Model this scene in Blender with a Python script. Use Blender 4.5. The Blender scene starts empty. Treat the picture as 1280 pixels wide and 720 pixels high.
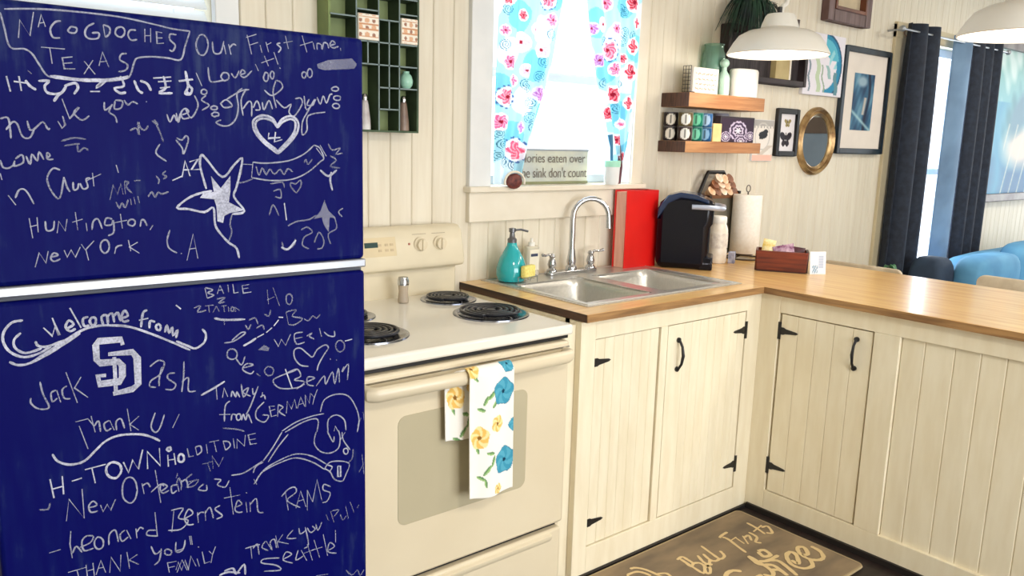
import bpy, bmesh, math, random
from mathutils import Vector, Matrix
random.seed(7)
C = bpy.context.scene.collection
sc = bpy.context.scene
# ---------------------------------------------------------------- camera
YAW, PITCH, ROLL = 0.689123, 0.182585, 0.0272853
cam_d = bpy.data.cameras.new('camera'); cam = bpy.data.objects.new('camera', cam_d); C.objects.link(cam)
fw = Vector((math.sin(YAW)*math.cos(PITCH), math.cos(YAW)*math.cos(PITCH), -math.sin(PITCH)))
r0 = Vector((math.cos(YAW), -math.sin(YAW), 0)); u0 = r0.cross(fw)
rt = r0*math.cos(ROLL) + u0*math.sin(ROLL); up = -r0*math.sin(ROLL) + u0*math.cos(ROLL)
m = Matrix(((rt.x, up.x, -fw.x, 0), (rt.y, up.y, -fw.y, 0), (rt.z, up.z, -fw.z, 1.46), (0, 0, 0, 1)))
cam.matrix_world = m
cam_d.sensor_width = 36; cam_d.lens = 1005.67/1280*36; cam_d.clip_start = 0.05
sc.camera = cam
# ---------------------------------------------------------------- light
sc.view_settings.view_transform = 'Standard'; sc.view_settings.look = 'None'
sc.view_settings.exposure = 0.42; sc.view_settings.gamma = 1.0
w = bpy.data.worlds.new('sky'); sc.world = w; w.use_nodes = True
bg = w.node_tree.nodes['Background']; bg.inputs[0].default_value = (0.86, 0.93, 1.0, 1); bg.inputs[1].default_value = 2.2
def area(name, loc, target, sx, sy, power, col):
    l = bpy.data.lights.new(name, 'AREA'); l.shape = 'RECTANGLE'; l.size = sx; l.size_y = sy; l.energy = power; l.color = col
    o = bpy.data.objects.new(name, l); C.objects.link(o); o.location = loc
    o.rotation_euler = (Vector(target)-Vector(loc)).to_track_quat('-Z', 'Y').to_euler(); return o
# first two: added fill at invented openings behind the camera and far right
area('fill_front', (1.6, -3.0, 1.35), (1.6, 3, 1.1), 3.0, 2.0, 98, (0.97, 0.98, 1.0))
area('fill_side', (8.75, 1.4, 1.5), (0, 0.6, 1.3), 1.3, 1.7, 20, (0.93, 0.97, 1.0))
area('daylight_sofa_window', (5.6, 2.75, 1.4), (5.0, 0, 1.0), 1.2, 1.5, 35, (0.85, 0.93, 1.0))
area('daylight_sink_window', (2.26, 2.80, 1.75), (2.2, 0, 0.9), 0.8, 0.9, 14, (0.9, 0.96, 1.0))
# ---------------------------------------------------------------- materials
def lin(c):
    return tuple(((v/255)/12.92 if v/255 <= 0.04045 else ((v/255+0.055)/1.055)**2.4) for v in c)
MATS = {}
def mat(name, col, rough=0.5, metal=0.0, spec=0.5, vary=None, scale=8.0, stretch=(1, 1, 1), bump=0.0, emit=0, trans=0, alpha=1, coat=0, rnd=0.0, detail=3):
    if name in MATS: return MATS[name]
    mt = bpy.data.materials.new(name); mt.use_nodes = True; nt = mt.node_tree; N = nt.nodes; L = nt.links
    b = N['Principled BSDF']; c1 = lin(col)
    b.inputs['Roughness'].default_value = rough; b.inputs['Metallic'].default_value = metal
    b.inputs['Specular IOR Level'].default_value = spec
    if coat: b.inputs['Coat Weight'].default_value = coat; b.inputs['Coat Roughness'].default_value = 0.12
    tc = N.new('ShaderNodeTexCoord'); mp = N.new('ShaderNodeMapping'); nz = N.new('ShaderNodeTexNoise')
    mp.inputs['Scale'].default_value = stretch; nz.inputs['Scale'].default_value = scale; nz.inputs['Detail'].default_value = detail
    L.new(tc.outputs['Object'], mp.inputs[0]); L.new(mp.outputs[0], nz.inputs['Vector'])
    rp = N.new('ShaderNodeValToRGB'); c2 = lin(vary) if vary else tuple(x*0.93 for x in c1)
    rp.color_ramp.elements[0].position = 0.35; rp.color_ramp.elements[1].position = 0.65
    rp.color_ramp.elements[0].color = (*c2, 1); rp.color_ramp.elements[1].color = (*c1, 1)
    L.new(nz.outputs['Fac'], rp.inputs[0]); out = rp.outputs[0]
    if rnd:
        oi = N.new('ShaderNodeObjectInfo'); hs = N.new('ShaderNodeHueSaturation'); mr = N.new('ShaderNodeMapRange')
        mr.inputs[3].default_value = 1-rnd; mr.inputs[4].default_value = 1+rnd*0.4
        L.new(oi.outputs['Random'], mr.inputs[0]); L.new(mr.outputs[0], hs.inputs['Value']); L.new(out, hs.inputs['Color']); out = hs.outputs[0]
    L.new(out, b.inputs['Base Color'])
    if bump:
        bp = N.new('ShaderNodeBump'); bp.inputs['Strength'].default_value = bump; bp.inputs['Distance'].default_value = 0.002
        L.new(nz.outputs['Fac'], bp.inputs['Height']); L.new(bp.outputs[0], b.inputs['Normal'])
    if emit: b.inputs['Emission Color'].default_value = (*c1, 1); b.inputs['Emission Strength'].default_value = emit
    if trans: b.inputs['Transmission Weight'].default_value = trans
    if alpha < 1: b.inputs['Alpha'].default_value = alpha
    MATS[name] = mt; return mt
def print_mat(name, rough=0.8, translucent=0.0):
    if name in MATS: return MATS[name]
    mt = bpy.data.materials.new(name); mt.use_nodes = True; nt = mt.node_tree; N = nt.nodes; L = nt.links
    b = N['Principled BSDF']; b.inputs['Roughness'].default_value = rough; b.inputs['Specular IOR Level'].default_value = 0.15
    at = N.new('ShaderNodeAttribute'); at.attribute_name = 'Col'; L.new(at.outputs['Color'], b.inputs['Base Color'])
    if translucent:
        tr = N.new('ShaderNodeBsdfTranslucent'); mx = N.new('ShaderNodeMixShader'); mx.inputs[0].default_value = translucent
        L.new(at.outputs['Color'], tr.inputs['Color']); L.new(b.outputs[0], mx.inputs[1]); L.new(tr.outputs[0], mx.inputs[2])
        L.new(mx.outputs[0], N['Material Output'].inputs['Surface'])
    MATS[name] = mt; return mt
def glass_mat(name, col, rough=0.03, clear=0.75):
    if name in MATS: return MATS[name]
    mt = bpy.data.materials.new(name); mt.use_nodes = True; nt = mt.node_tree; N = nt.nodes; L = nt.links
    N.remove(N['Principled BSDF'])
    t = N.new('ShaderNodeBsdfTransparent'); t.inputs[0].default_value = (*lin(col), 1)
    g = N.new('ShaderNodeBsdfGlossy'); g.inputs['Roughness'].default_value = rough
    d = N.new('ShaderNodeBsdfDiffuse'); d.inputs[0].default_value = (*lin(col), 1)
    fr0 = N.new('ShaderNodeFresnel'); geo = N.new('ShaderNodeNewGeometry'); inv = N.new('ShaderNodeMath'); inv.operation = 'SUBTRACT'; inv.inputs[0].default_value = 1; fr = N.new('ShaderNodeMath'); fr.operation = 'MULTIPLY'; L.new(geo.outputs['Backfacing'], inv.inputs[1]); L.new(inv.outputs[0], fr.inputs[0]); L.new(fr0.outputs[0], fr.inputs[1]); m1 = N.new('ShaderNodeMixShader'); m2 = N.new('ShaderNodeMixShader')
    m1.inputs[0].default_value = clear; L.new(d.outputs[0], m1.inputs[1]); L.new(t.outputs[0], m1.inputs[2])
    L.new(fr.outputs[0], m2.inputs[0]); L.new(m1.outputs[0], m2.inputs[1]); L.new(g.outputs[0], m2.inputs[2])
    L.new(m2.outputs[0], N['Material Output'].inputs['Surface'])
    MATS[name] = mt; return mt
def chalk_mat(name, dens):
    if name in MATS: return MATS[name]
    mt = bpy.data.materials.new(name); mt.use_nodes = True; nt = mt.node_tree; N = nt.nodes; L = nt.links
    b = N['Principled BSDF']; b.inputs['Base Color'].default_value = (*lin((205, 208, 226)), 1); b.inputs['Roughness'].default_value = 1
    t = N.new('ShaderNodeBsdfTransparent'); mx = N.new('ShaderNodeMixShader'); tc = N.new('ShaderNodeTexCoord'); nz = N.new('ShaderNodeTexNoise')
    nz.inputs['Scale'].default_value = 260; nz.inputs['Detail'].default_value = 4; nz2 = N.new('ShaderNodeTexNoise'); nz2.inputs['Scale'].default_value = 22
    ad = N.new('ShaderNodeMath'); ad.operation = 'ADD'; mr = N.new('ShaderNodeMapRange')
    L.new(tc.outputs['Object'], nz.inputs['Vector']); L.new(tc.outputs['Object'], nz2.inputs['Vector'])
    L.new(nz.outputs['Fac'], ad.inputs[0]); L.new(nz2.outputs['Fac'], ad.inputs[1]); L.new(ad.outputs[0], mr.inputs[0])
    mr.inputs[1].default_value = 0.75; mr.inputs[2].default_value = 1.25; mr.inputs[3].default_value = dens*0.45; mr.inputs[4].default_value = dens
    L.new(mr.outputs[0], mx.inputs[0]); L.new(t.outputs[0], mx.inputs[1]); L.new(b.outputs[0], mx.inputs[2])
    L.new(mx.outputs[0], N['Material Output'].inputs['Surface']); MATS[name] = mt; return mt
wall_m = mat('painted_boards', (229, 221, 202), 0.55, vary=(221, 211, 190), scale=4, stretch=(10, 10, 0.8), bump=0.15, rnd=0.04)
trim_m = mat('trim_paint', (230, 222, 205), 0.45, vary=(222, 212, 192), scale=6)
casing_m = mat('window_paint', (228, 229, 228), 0.4, vary=(220, 222, 222))
cab_m = mat('cabinet_paint', (238, 228, 202), 0.4, vary=(231, 219, 190), scale=5, stretch=(6, 6, 1), bump=0.1, rnd=0.03)
almond = mat('almond_enamel', (221, 208, 180), 0.28, vary=(217, 203, 174), scale=3)
cooktop_m = mat('glare_white_enamel', (238, 233, 222), 0.14, vary=(234, 229, 217), scale=3)  # whiter than the almond body: reflected window light is put into the colour
black_iron = mat('black_iron', (22, 20, 22), 0.45, vary=(12, 11, 13))
chrome = mat('chrome', (200, 202, 206), 0.16, 1.0, vary=(188, 190, 195))
steel = mat('brushed_steel', (214, 211, 204), 0.34, 0.75, vary=(202, 199, 192), scale=60, stretch=(1, 12, 1))
def wood(name, a, b, axis, rough=0.35, scale=5, coat=0.0):
    st = {'x': (1, 14, 14), 'y': (14, 1, 14), 'z': (14, 14, 1)}[axis]
    return mat(name, a, rough, vary=b, scale=scale, stretch=st, bump=0.08, coat=coat, detail=6)
counter_x = wood('butcher_block_long', (241, 202, 134), (220, 170, 104), 'x', 0.3, 2.2, 0.3)
counter_y = wood('butcher_block_peninsula', (243, 204, 136), (224, 172, 104), 'y', 0.3, 2.2, 0.3)
edge_m = wood('counter_edge_wood', (92, 62, 42), (56, 38, 28), 'y', 0.5, 4)
# ---------------------------------------------------------------- mesh helpers
class MB:
    def __init__(s, M=None): s.v = []; s.f = []; s.M = M; s.col = None
    def _add(s, vs, fs):
        o = len(s.v); s.v += [(s.M @ Vector(p)) if s.M else Vector(p) for p in vs]; s.f += [tuple(i+o for i in f) for f in fs]; return s
    def box(s, x0, x1, y0, y1, z0, z1):
        return s._add([(x0, y0, z0), (x1, y0, z0), (x1, y1, z0), (x0, y1, z0), (x0, y0, z1), (x1, y0, z1), (x1, y1, z1), (x0, y1, z1)],
                      [(0, 3, 2, 1), (4, 5, 6, 7), (0, 1, 5, 4), (1, 2, 6, 5), (2, 3, 7, 6), (3, 0, 4, 7)])
    def prism(s, poly, axis, a0, a1):
        n = len(poly); P = {'x': lambda p, a: (a, p[0], p[1]), 'y': lambda p, a: (p[0], a, p[1]), 'z': lambda p, a: (p[0], p[1], a)}[axis]
        vs = [P(p, a0) for p in poly] + [P(p, a1) for p in poly]
        return s._add(vs, [tuple(range(n-1, -1, -1)), tuple(range(n, 2*n))] + [(i, (i+1) % n, n+(i+1) % n, n+i) for i in range(n)])
    def tube(s, path, r, n=8, closed=False, ry=None):
        path = [Vector(p) for p in path]; m_ = len(path); rs = r if isinstance(r, (list, tuple)) else [r]*m_; vs = []; fs = []
        prev = None
        for i, p in enumerate(path):
            a = path[(i-1) % m_] if (closed or i > 0) else p; b = path[(i+1) % m_] if (closed or i < m_-1) else p
            t = (b-a).normalized()
            if prev is None:
                h = Vector((0, 0, 1)) if abs(t.z) < 0.9 else Vector((1, 0, 0)); n1 = t.cross(h).normalized()
            else: n1 = (prev - t*prev.dot(t)).normalized()
            prev = n1; n2 = t.cross(n1)
            for k in range(n):
                q = 2*math.pi*k/n; vs.append(p + n1*math.cos(q)*rs[i] + n2*math.sin(q)*(ry if ry else rs[i]))
        for i in range(m_ if closed else m_-1):
            for k in range(n):
                j = (i+1) % m_; fs.append((i*n+k, i*n+(k+1) % n, j*n+(k+1) % n, j*n+k))
        if not closed: fs.append(tuple(range(n-1, -1, -1))); fs.append(tuple((m_-1)*n+k for k in range(n)))
        return s._add(vs, fs)
    def lathe(s, c, prof, n=24, cap=True, axis='z', sx=1, sy=1):
        vs = []; fs = []
        for r, h in prof:
            for k in range(n):
                q = 2*math.pi*k/n; a, b = r*math.cos(q)*sx, r*math.sin(q)*sy
                vs.append({'z': (c[0]+a, c[1]+b, c[2]+h), 'y': (c[0]+a, c[1]+h, c[2]+b), 'x': (c[0]+h, c[1]+a, c[2]+b)}[axis])
        for i in range(len(prof)-1):
            for k in range(n): fs.append((i*n+k, i*n+(k+1) % n, (i+1)*n+(k+1) % n, (i+1)*n+k))
        if cap:
            if prof[0][0] > 1e-5: fs.append(tuple(range(n-1, -1, -1)))
            if prof[-1][0] > 1e-5: fs.append(tuple((len(prof)-1)*n+k for k in range(n)))
        return s._add(vs, fs)
    def ball(s, c, rx, ry, rz, n=14):
        vs = []; fs = []; h = n//2
        for i in range(h+1):
            t = math.pi*i/h
            for k in range(n): q = 2*math.pi*k/n; vs.append((c[0]+rx*math.sin(t)*math.cos(q), c[1]+ry*math.sin(t)*math.sin(q), c[2]+rz*math.cos(t)))
        for i in range(h):
            for k in range(n): fs.append((i*n+k, i*n+(k+1) % n, (i+1)*n+(k+1) % n, (i+1)*n+k))
        return s._add(vs, fs)
    def grid(s, fn, nu, nv, colfn=None):
        vs = [fn(i/(nu-1), j/(nv-1)) for j in range(nv) for i in range(nu)]
        if colfn:
            s.col = (s.col or []) + [(*lin(colfn(i/(nu-1), j/(nv-1))), 1) for j in range(nv) for i in range(nu)]
        return s._add(vs, [(j*nu+i, j*nu+i+1, (j+1)*nu+i+1, (j+1)*nu+i) for j in range(nv-1) for i in range(nu-1)])
    def build(s, name, m_, parent=None, bevel=0, smooth=True, solid=0, sub=0, label=None, kind=None, nofix=False):
        o0 = ORG.get(parent.name, Vector((0, 0, 0))) if parent else Vector((0, 0, 0))
        me = bpy.data.meshes.new(name); me.from_pydata([tuple(p-o0) for p in s.v], [], s.f)
        if s.col:
            at = me.color_attributes.new('Col', 'FLOAT_COLOR', 'POINT'); flat = [x for c in s.col for x in c]; at.data.foreach_set('color', flat)
        bm = bmesh.new(); bm.from_mesh(me)
        if not s.col and not nofix: bmesh.ops.remove_doubles(bm, verts=bm.verts, dist=1e-6); bmesh.ops.recalc_face_normals(bm, faces=bm.faces)
        if smooth:
            for f in bm.faces: f.smooth = True
            for e in bm.edges: e.smooth = e.calc_face_angle(0) < 0.7
        bm.to_mesh(me); bm.free(); me.materials.append(m_)
        o = bpy.data.objects.new(name, me); C.objects.link(o)
        if parent: o.parent = parent
        ORG[o.name] = o0
        if bevel:
            md = o.modifiers.new('bevel', 'BEVEL'); md.width = bevel; md.segments = 2; md.limit_method = 'ANGLE'; md.angle_limit = 0.7
        if solid: md = o.modifiers.new('solid', 'SOLIDIFY'); md.thickness = solid
        if sub: md = o.modifiers.new('sub', 'SUBSURF'); md.levels = sub; md.render_levels = sub
        if label: o['label'] = label
        if kind: o['kind'] = kind
        return o
ORG = {}
def thing(name, label, cat, loc=(0, 0, 0), group=None):
    o = bpy.data.objects.new(name, None); C.objects.link(o); o.location = loc; o.empty_display_size = 0.05
    ORG[o.name] = Vector(loc); o['label'] = label; o['category'] = cat
    if group: o['group'] = group
    return o
def tag(o, label, cat, group=None):
    o['label'] = label; o['category'] = cat
    if group: o['group'] = group
    return o
def struct(o): o['kind'] = 'structure'; return o
def recenter(o):
    me = o.data; c = Vector((sum(v.co.x for v in me.vertices), sum(v.co.y for v in me.vertices), 0))/len(me.vertices)
    c.z = min(v.co.z for v in me.vertices)
    for v in me.vertices: v.co -= c
    o.location = c; return o
def rotz(cx, cy, a, z=0): return Matrix.Translation((cx, cy, z)) @ Matrix.Rotation(a, 4, 'Z')
def catmull(pts, k=4):
    if len(pts) < 3: return pts
    o = []; n = len(pts)
    for i in range(n-1):
        p0, p1, p2, p3 = pts[max(i-1, 0)], pts[i], pts[i+1], pts[min(i+2, n-1)]
        for j in range(k):
            t = j/k
            o.append(tuple(0.5*((2*b)+(-a+c)*t+(2*a-5*b+4*c-d)*t*t+(-a+3*b-3*c+d)*t**3) for a, b, c, d in zip(p0, p1, p2, p3)))
    o.append(pts[-1]); return o
def ribbon(mb, pts, wd, place, taper=True):
    n = len(pts)
    if n < 2: return
    vs = []; fs = []
    for i, p in enumerate(pts):
        a = pts[max(i-1, 0)]; b = pts[min(i+1, n-1)]; dx, dy = b[0]-a[0], b[1]-a[1]; l = math.hypot(dx, dy) or 1
        k = wd/2*(0.55 if taper and i in (0, n-1) else 1)*(0.85+0.3*random.random())
        ex = 0.0
        nx, ny = -dy/l*k, dx/l*k; vs += [place(p[0]+nx, p[1]+ny), place(p[0]-nx, p[1]-ny)]
    for i in range(n-1): fs.append((2*i, 2*i+1, 2*i+3, 2*i+2))
    mb._add(vs, fs)
CHALK = [
 ('F', 'state-shaped outline with two words inside', """Sn217,1642 221,1618 227,1588 247,1587 258,1580 267,1564 279,1545 298,1545 335,1542 367,1542 400,1548 411,1556 419,1579 426,1587 450,1591 478,1591 501,1590 510,1615 520,1643
Sn520,1643 488,1644 453,1649 400,1655 336,1656 275,1654 223,1648
Ln240,1604 244,1633 257,1609 265,1648
Ln270,1624 276,1645 281,1626
Sn273,1631 280,1633
Sn305,1638 296,1635 288,1623 291,1610 302,1610
Sn329,1626 327,1622 324,1620 319,1620 316,1621 315,1624 317,1627 320,1630 324,1630 328,1629 329,1626
Sn357,1640 345,1632 341,1620 347,1613 361,1615 363,1624 352,1623
Ln371,1638 373,1618
Sn371,1639 381,1635 380,1624 373,1618
Sn406,1630 404,1625 400,1621 395,1621 391,1624 390,1628 392,1634 396,1637 401,1638 405,1635 406,1630
Sn425,1635 415,1634 411,1625 416,1617 426,1619
Ln440,1639 439,1616
Ln450,1641 449,1616
Ln439,1627 449,1628
Ln470,1635 460,1636 460,1615 472,1617
Ln461,1625 470,1626
Sn495,1634 484,1634 483,1624 492,1615 487,1604 481,1606
Ln272,1592 308,1592
Ln285,1592 287,1566
Ln319,1580 303,1577 305,1559 322,1560
Ln305,1568 318,1570
Ln337,1574 353,1553
Ln351,1577 335,1552
Ln360,1568 367,1592 376,1567
Ln363,1575 374,1577
Sn407,1593 398,1591 395,1581 407,1574 404,1564 391,1560
Ss282,1545 328,1542 367,1544 407,1551"""),
 ('F', 'chalk row of brush-like characters', """Lb218,1541 222,1516
Lb228,1533 250,1531
Sb236,1542 238,1518
Sb245,1536 251,1527 260,1521
Lf250,1552 255,1547
Sb264,1536 280,1537 273,1528 277,1517 296,1517 306,1530
Sb303,1530 320,1536 324,1528 317,1517
Sb301,1521 292,1513 285,1503
Sb336,1542 364,1544 353,1530 370,1543
Sb343,1523 359,1524
Sb380,1545 407,1554
Sb394,1553 399,1536 383,1531 392,1523 402,1525
Sb417,1547 423,1530 431,1525
Sb427,1547 439,1542 445,1530
Lb450,1553 482,1557
Lb458,1547 482,1550
Sb468,1558 471,1537 459,1527 483,1528
Lb461,1536 479,1539
Lb496,1550 522,1555
Sb509,1569 512,1543 506,1528 517,1528"""),
 ('F', 'handwritten greeting in loose script', """Sn499,1489 511,1495 505,1501 497,1493 500,1482 512,1484
Sn204,1471 215,1473 217,1456 217,1439
Sn211,1453 221,1466 228,1463 234,1443 245,1441 253,1457
Sn243,1469 246,1454 254,1457 266,1468 273,1456 276,1458
Ln289,1470 295,1458 300,1464 297,1479
Ln298,1508 308,1474
Sn308,1475 324,1495 315,1485 327,1473 339,1481
Sn365,1506 365,1492 376,1500
Sn378,1503 372,1489 381,1482 384,1470
Sn383,1509 381,1495 392,1497 395,1509 383,1510
Sn398,1511 404,1503 413,1509 421,1505
Ln435,1510 437,1510
Sf405,1457 416,1462 420,1450 420,1473 424,1462 431,1459 437,1467
Sf444,1476 454,1469 448,1478 457,1456 462,1438
Sn471,1489 476,1475 484,1488 489,1477 497,1494
Sf292,1436 312,1442 331,1440"""),
 ('F', 'handwritten line in the top right corner', """Sn553,1621 550,1610 544,1602 537,1602 532,1608 530,1619 533,1630 539,1638 546,1638 551,1632 553,1621
Sn561,1628 563,1608 576,1609 583,1631
Ln583,1624 586,1607
Ln592,1626 596,1607
Sn593,1619 601,1627 607,1625
Ln629,1647 637,1611
Ln627,1642 648,1650
Ln633,1628 651,1635
Ln655,1630 658,1616
Ln667,1637 672,1618
Sn669,1632 678,1637
Sn697,1638 690,1635 698,1628 692,1619
Ln708,1653 714,1628
Ln704,1639 723,1644
Ln744,1657 754,1625
Ln739,1637 767,1647
Ln768,1645 771,1632
Sn777,1632 777,1644 786,1643 788,1634 792,1647 800,1646 803,1637
Sn806,1643 818,1648 811,1653 806,1644 813,1639 826,1643
Ln830,1640 831,1635
Ln528,1568 538,1544
Sn547,1534 546,1531 543,1529 540,1529 537,1530 536,1533 537,1536 540,1538 543,1538 546,1536 547,1534
Sn551,1580 552,1562 557,1553 581,1558
Sn591,1565 589,1561 585,1558 580,1557 577,1560 575,1564 577,1569 581,1572 586,1572 589,1570 591,1565
Sn595,1572 603,1564 611,1578
Sn613,1570 623,1575 617,1580 613,1570 622,1566 637,1580
Ln644,1593 650,1580
Ln663,1610 671,1591
Ln656,1596 683,1607
Ln683,1619 691,1596
Ln694,1590 696,1588
Lb495,1551 521,1556
Sb508,1570 512,1546 519,1538 515,1528 508,1533
Ff776,1603 801,1613 857,1621 869,1610 862,1600 792,1592 778,1595"""),
 ('F', 'large looping script greeting', """Sn670,1570 669,1565 667,1562 664,1561 661,1564 660,1569 662,1574 664,1578 667,1578 670,1575 670,1570
Sn682,1574 681,1570 679,1567 677,1567 675,1570 674,1574 675,1578 677,1581 680,1581 682,1578 682,1574
Sn751,1579 750,1576 748,1573 745,1573 743,1575 742,1579 743,1583 746,1585 748,1585 751,1583 751,1579
Sn765,1584 764,1579 761,1575 758,1575 755,1578 754,1583 755,1588 758,1592 761,1592 764,1589 765,1584
Sn616,1545 605,1533 607,1510 602,1487 589,1473 574,1471 562,1477 572,1482
Sn571,1512 583,1521 595,1510 579,1506 572,1514
Sn583,1521 612,1539 630,1543
Sn624,1544 613,1522 616,1492
Sn616,1505 628,1520 634,1515 633,1491
Sn637,1508 645,1522 651,1506 641,1504
Sn656,1520 659,1505 670,1524 677,1507
Sn686,1565 679,1541 685,1510
Sn661,1544 677,1534 699,1550 695,1562 686,1564
Sn685,1526 702,1511 717,1519 712,1503 723,1495 741,1520 738,1532 726,1530
Sn746,1537 751,1509 773,1532
Sn757,1531 752,1519 766,1520 769,1532
Sn775,1536 782,1522 789,1539 796,1525 804,1542 810,1544
Sn768,1530 753,1505 741,1484 740,1458 751,1468 754,1497 793,1506
Sn825,1556 823,1553 819,1551 814,1551 810,1552 808,1555 810,1557 814,1559 819,1560 823,1558 825,1556
Sn829,1537 828,1534 824,1532 818,1532 814,1534 813,1536 814,1539 819,1541 824,1541 828,1540 829,1537
Sn827,1520 825,1517 821,1515 816,1515 812,1517 810,1520 812,1523 816,1525 821,1525 825,1523 827,1520
Sn566,1505 564,1502 561,1501 557,1501 554,1502 553,1504 554,1506 558,1508 561,1508 564,1507 566,1505
Sn568,1492 567,1490 563,1489 559,1488 555,1490 554,1492 556,1494 559,1496 563,1496 567,1495 568,1492"""),
 ('F', 'thick chalk heart', """Sb686,1474 676,1489 655,1494 637,1484 637,1465 651,1445 669,1430 686,1418
Sb686,1474 697,1488 716,1495 731,1484 729,1463 713,1442 686,1418
Sb686,1470 675,1484 655,1488 642,1481 642,1466 658,1445 686,1424
Sb686,1470 699,1483 715,1489 725,1483 723,1465 709,1446 686,1424
Ss641,1469 651,1449 670,1433 686,1422 709,1441 725,1465
Lb668,1460 666,1449 692,1451
Lb682,1462 679,1442 696,1447"""),
 ('F', 'faint scribbles beside the star', """Sn486,1446 496,1442 504,1450 508,1442 498,1416 496,1427 485,1442
Sn488,1492 491,1475 495,1487
Sn505,1502 515,1484 529,1507 523,1526
Sn545,1527 536,1518 550,1509 536,1499"""),
 ('F', 'texas outline with a filled star', """Sb538,1349 528,1393 531,1414 540,1407 570,1372 594,1395 611,1409 606,1381 597,1350 592,1332 612,1303 587,1298
Sb549,1345 526,1341 503,1332 481,1314 502,1311 532,1304 550,1312 552,1280 560,1263 577,1242 593,1229 598,1208
Sf587,1298 582,1278 585,1262 577,1242
Lb493,1372 500,1403 508,1374
Lb496,1386 507,1386
Lb508,1401 525,1407 511,1386 527,1387
Lb475,1366 493,1374
Fb548,1374 566,1350 586,1374 585,1344 581,1322 612,1305 581,1300 571,1295 568,1281 557,1285 556,1315 552,1329 525,1332 531,1340 552,1343"""),
 ('F', 'curled ribbon and small sketches', """Sn633,1401 660,1399 708,1404 743,1418 766,1437
Sn630,1370 668,1364 716,1366 752,1381 779,1402 788,1410 779,1431 766,1437
Ln633,1401 629,1370
Sn611,1397 633,1396
Sf610,1385 602,1362 616,1362 632,1368
Sf639,1393 645,1375 652,1389 660,1376 668,1387 677,1377 690,1386 698,1376 707,1388 717,1381
Sf743,1400 747,1407 752,1397 762,1408
Sn771,1431 789,1409
Sn780,1437 794,1414
Sf799,1440 808,1427 827,1432 817,1419 832,1421
Sf803,1415 817,1406 803,1393 826,1389
Sb779,1385 798,1372 818,1385
Sb805,1381 802,1363 807,1341
Sf668,1357 694,1360 698,1349
Sf674,1342 689,1345 690,1328 678,1331
Sf724,1337 713,1350 713,1359 723,1356 734,1364 735,1352 724,1337
Sf664,1293 673,1314 685,1291
Lb697,1317 701,1281
Sf704,1269 722,1277 740,1279 754,1281 768,1289
Ff788,1321 796,1299 815,1280 800,1284 797,1251 786,1267 780,1287 763,1281 779,1298
Sf690,1236 696,1218 717,1228 719,1240
Sf733,1259 747,1264 759,1253 740,1243 736,1226 751,1217
Sf767,1242 763,1230 774,1252 785,1234 781,1218 769,1216
Sf810,1286 816,1259 796,1247 801,1225
Sf832,1302 821,1294 830,1283
Sb688,1225 703,1220 721,1238"""),
 ('F', 'three handwritten lines with place names', """Sn199,1403 202,1391 211,1390 220,1397
Sn220,1402 218,1393 232,1399 231,1412 221,1405
Sn237,1410 242,1396 246,1413 253,1402 257,1417 263,1404
Sn267,1406 273,1411 269,1416 269,1405 278,1405
Sf296,1428 312,1431 321,1432
Sf317,1431 318,1418 327,1425 334,1421
Sn197,1381 199,1370
Sn206,1344 216,1327
Sn216,1339 223,1353 233,1351 243,1328
Sn287,1386 276,1389 266,1372 271,1350 283,1337 292,1374
Sn292,1374 296,1356 300,1348
Sn306,1365 306,1352 312,1353 315,1363
Sn317,1363 321,1353 329,1356 327,1370 334,1372
Ln338,1381 339,1357
Ln327,1367 352,1379
Ln378,1395 381,1381
Ln234,1304 237,1269
Ln246,1305 246,1279
Ln234,1289 247,1292
Sn258,1298 259,1282 269,1283 272,1298
Ln275,1276 279,1297 288,1279 292,1300
Ln306,1312 308,1280
Ln300,1294 317,1299
Ln322,1292 323,1277
Sn331,1279 334,1294 342,1298 348,1280
Sn366,1297 356,1299 353,1287 364,1287 367,1295 367,1273 357,1267
Ln380,1306 382,1279
Ln369,1290 391,1294
Sn405,1289 403,1285 400,1283 396,1284 393,1286 392,1289 394,1293 397,1295 401,1295 404,1292 405,1289
Sn413,1281 416,1293 421,1292 425,1282
Ln436,1283 430,1274
Ln237,1218 245,1243 254,1224 259,1245
Sn263,1234 274,1237 267,1241 262,1232 267,1226 277,1230
Ln284,1245 288,1232 295,1245 301,1231 310,1249
Ln312,1254 318,1243 333,1259
Ln319,1243 322,1224
Sn358,1247 356,1240 352,1236 348,1236 344,1241 343,1248 345,1255 349,1259 354,1259 357,1254 358,1247
Ln366,1233 369,1245
Sn368,1243 373,1247 380,1248
Ln391,1257 394,1236
Ln407,1252 392,1244 409,1231
Sn466,1272 460,1253 463,1237 477,1227
Ln484,1226 486,1225
Lf364,1332 371,1359 377,1342 384,1361 387,1342
Lf391,1342 390,1365
Sf390,1365 397,1364 393,1355 402,1344
Sf374,1328 379,1317 384,1326 389,1317 395,1332
Lf399,1333 400,1322
Lf405,1336 407,1323
Lf412,1338 414,1325
Sf430,1336 437,1345 442,1335 448,1344 455,1341 467,1345
Lf407,1366 418,1367
Sf446,1375 451,1367 449,1360
Sf464,1384 458,1378 465,1373 458,1369
Sn456,1434 448,1417 466,1402"""),
 ('F', 'pair of tall capital letters', """Ln495,1211 509,1262 516,1213
Ln500,1233 513,1234"""),
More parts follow.
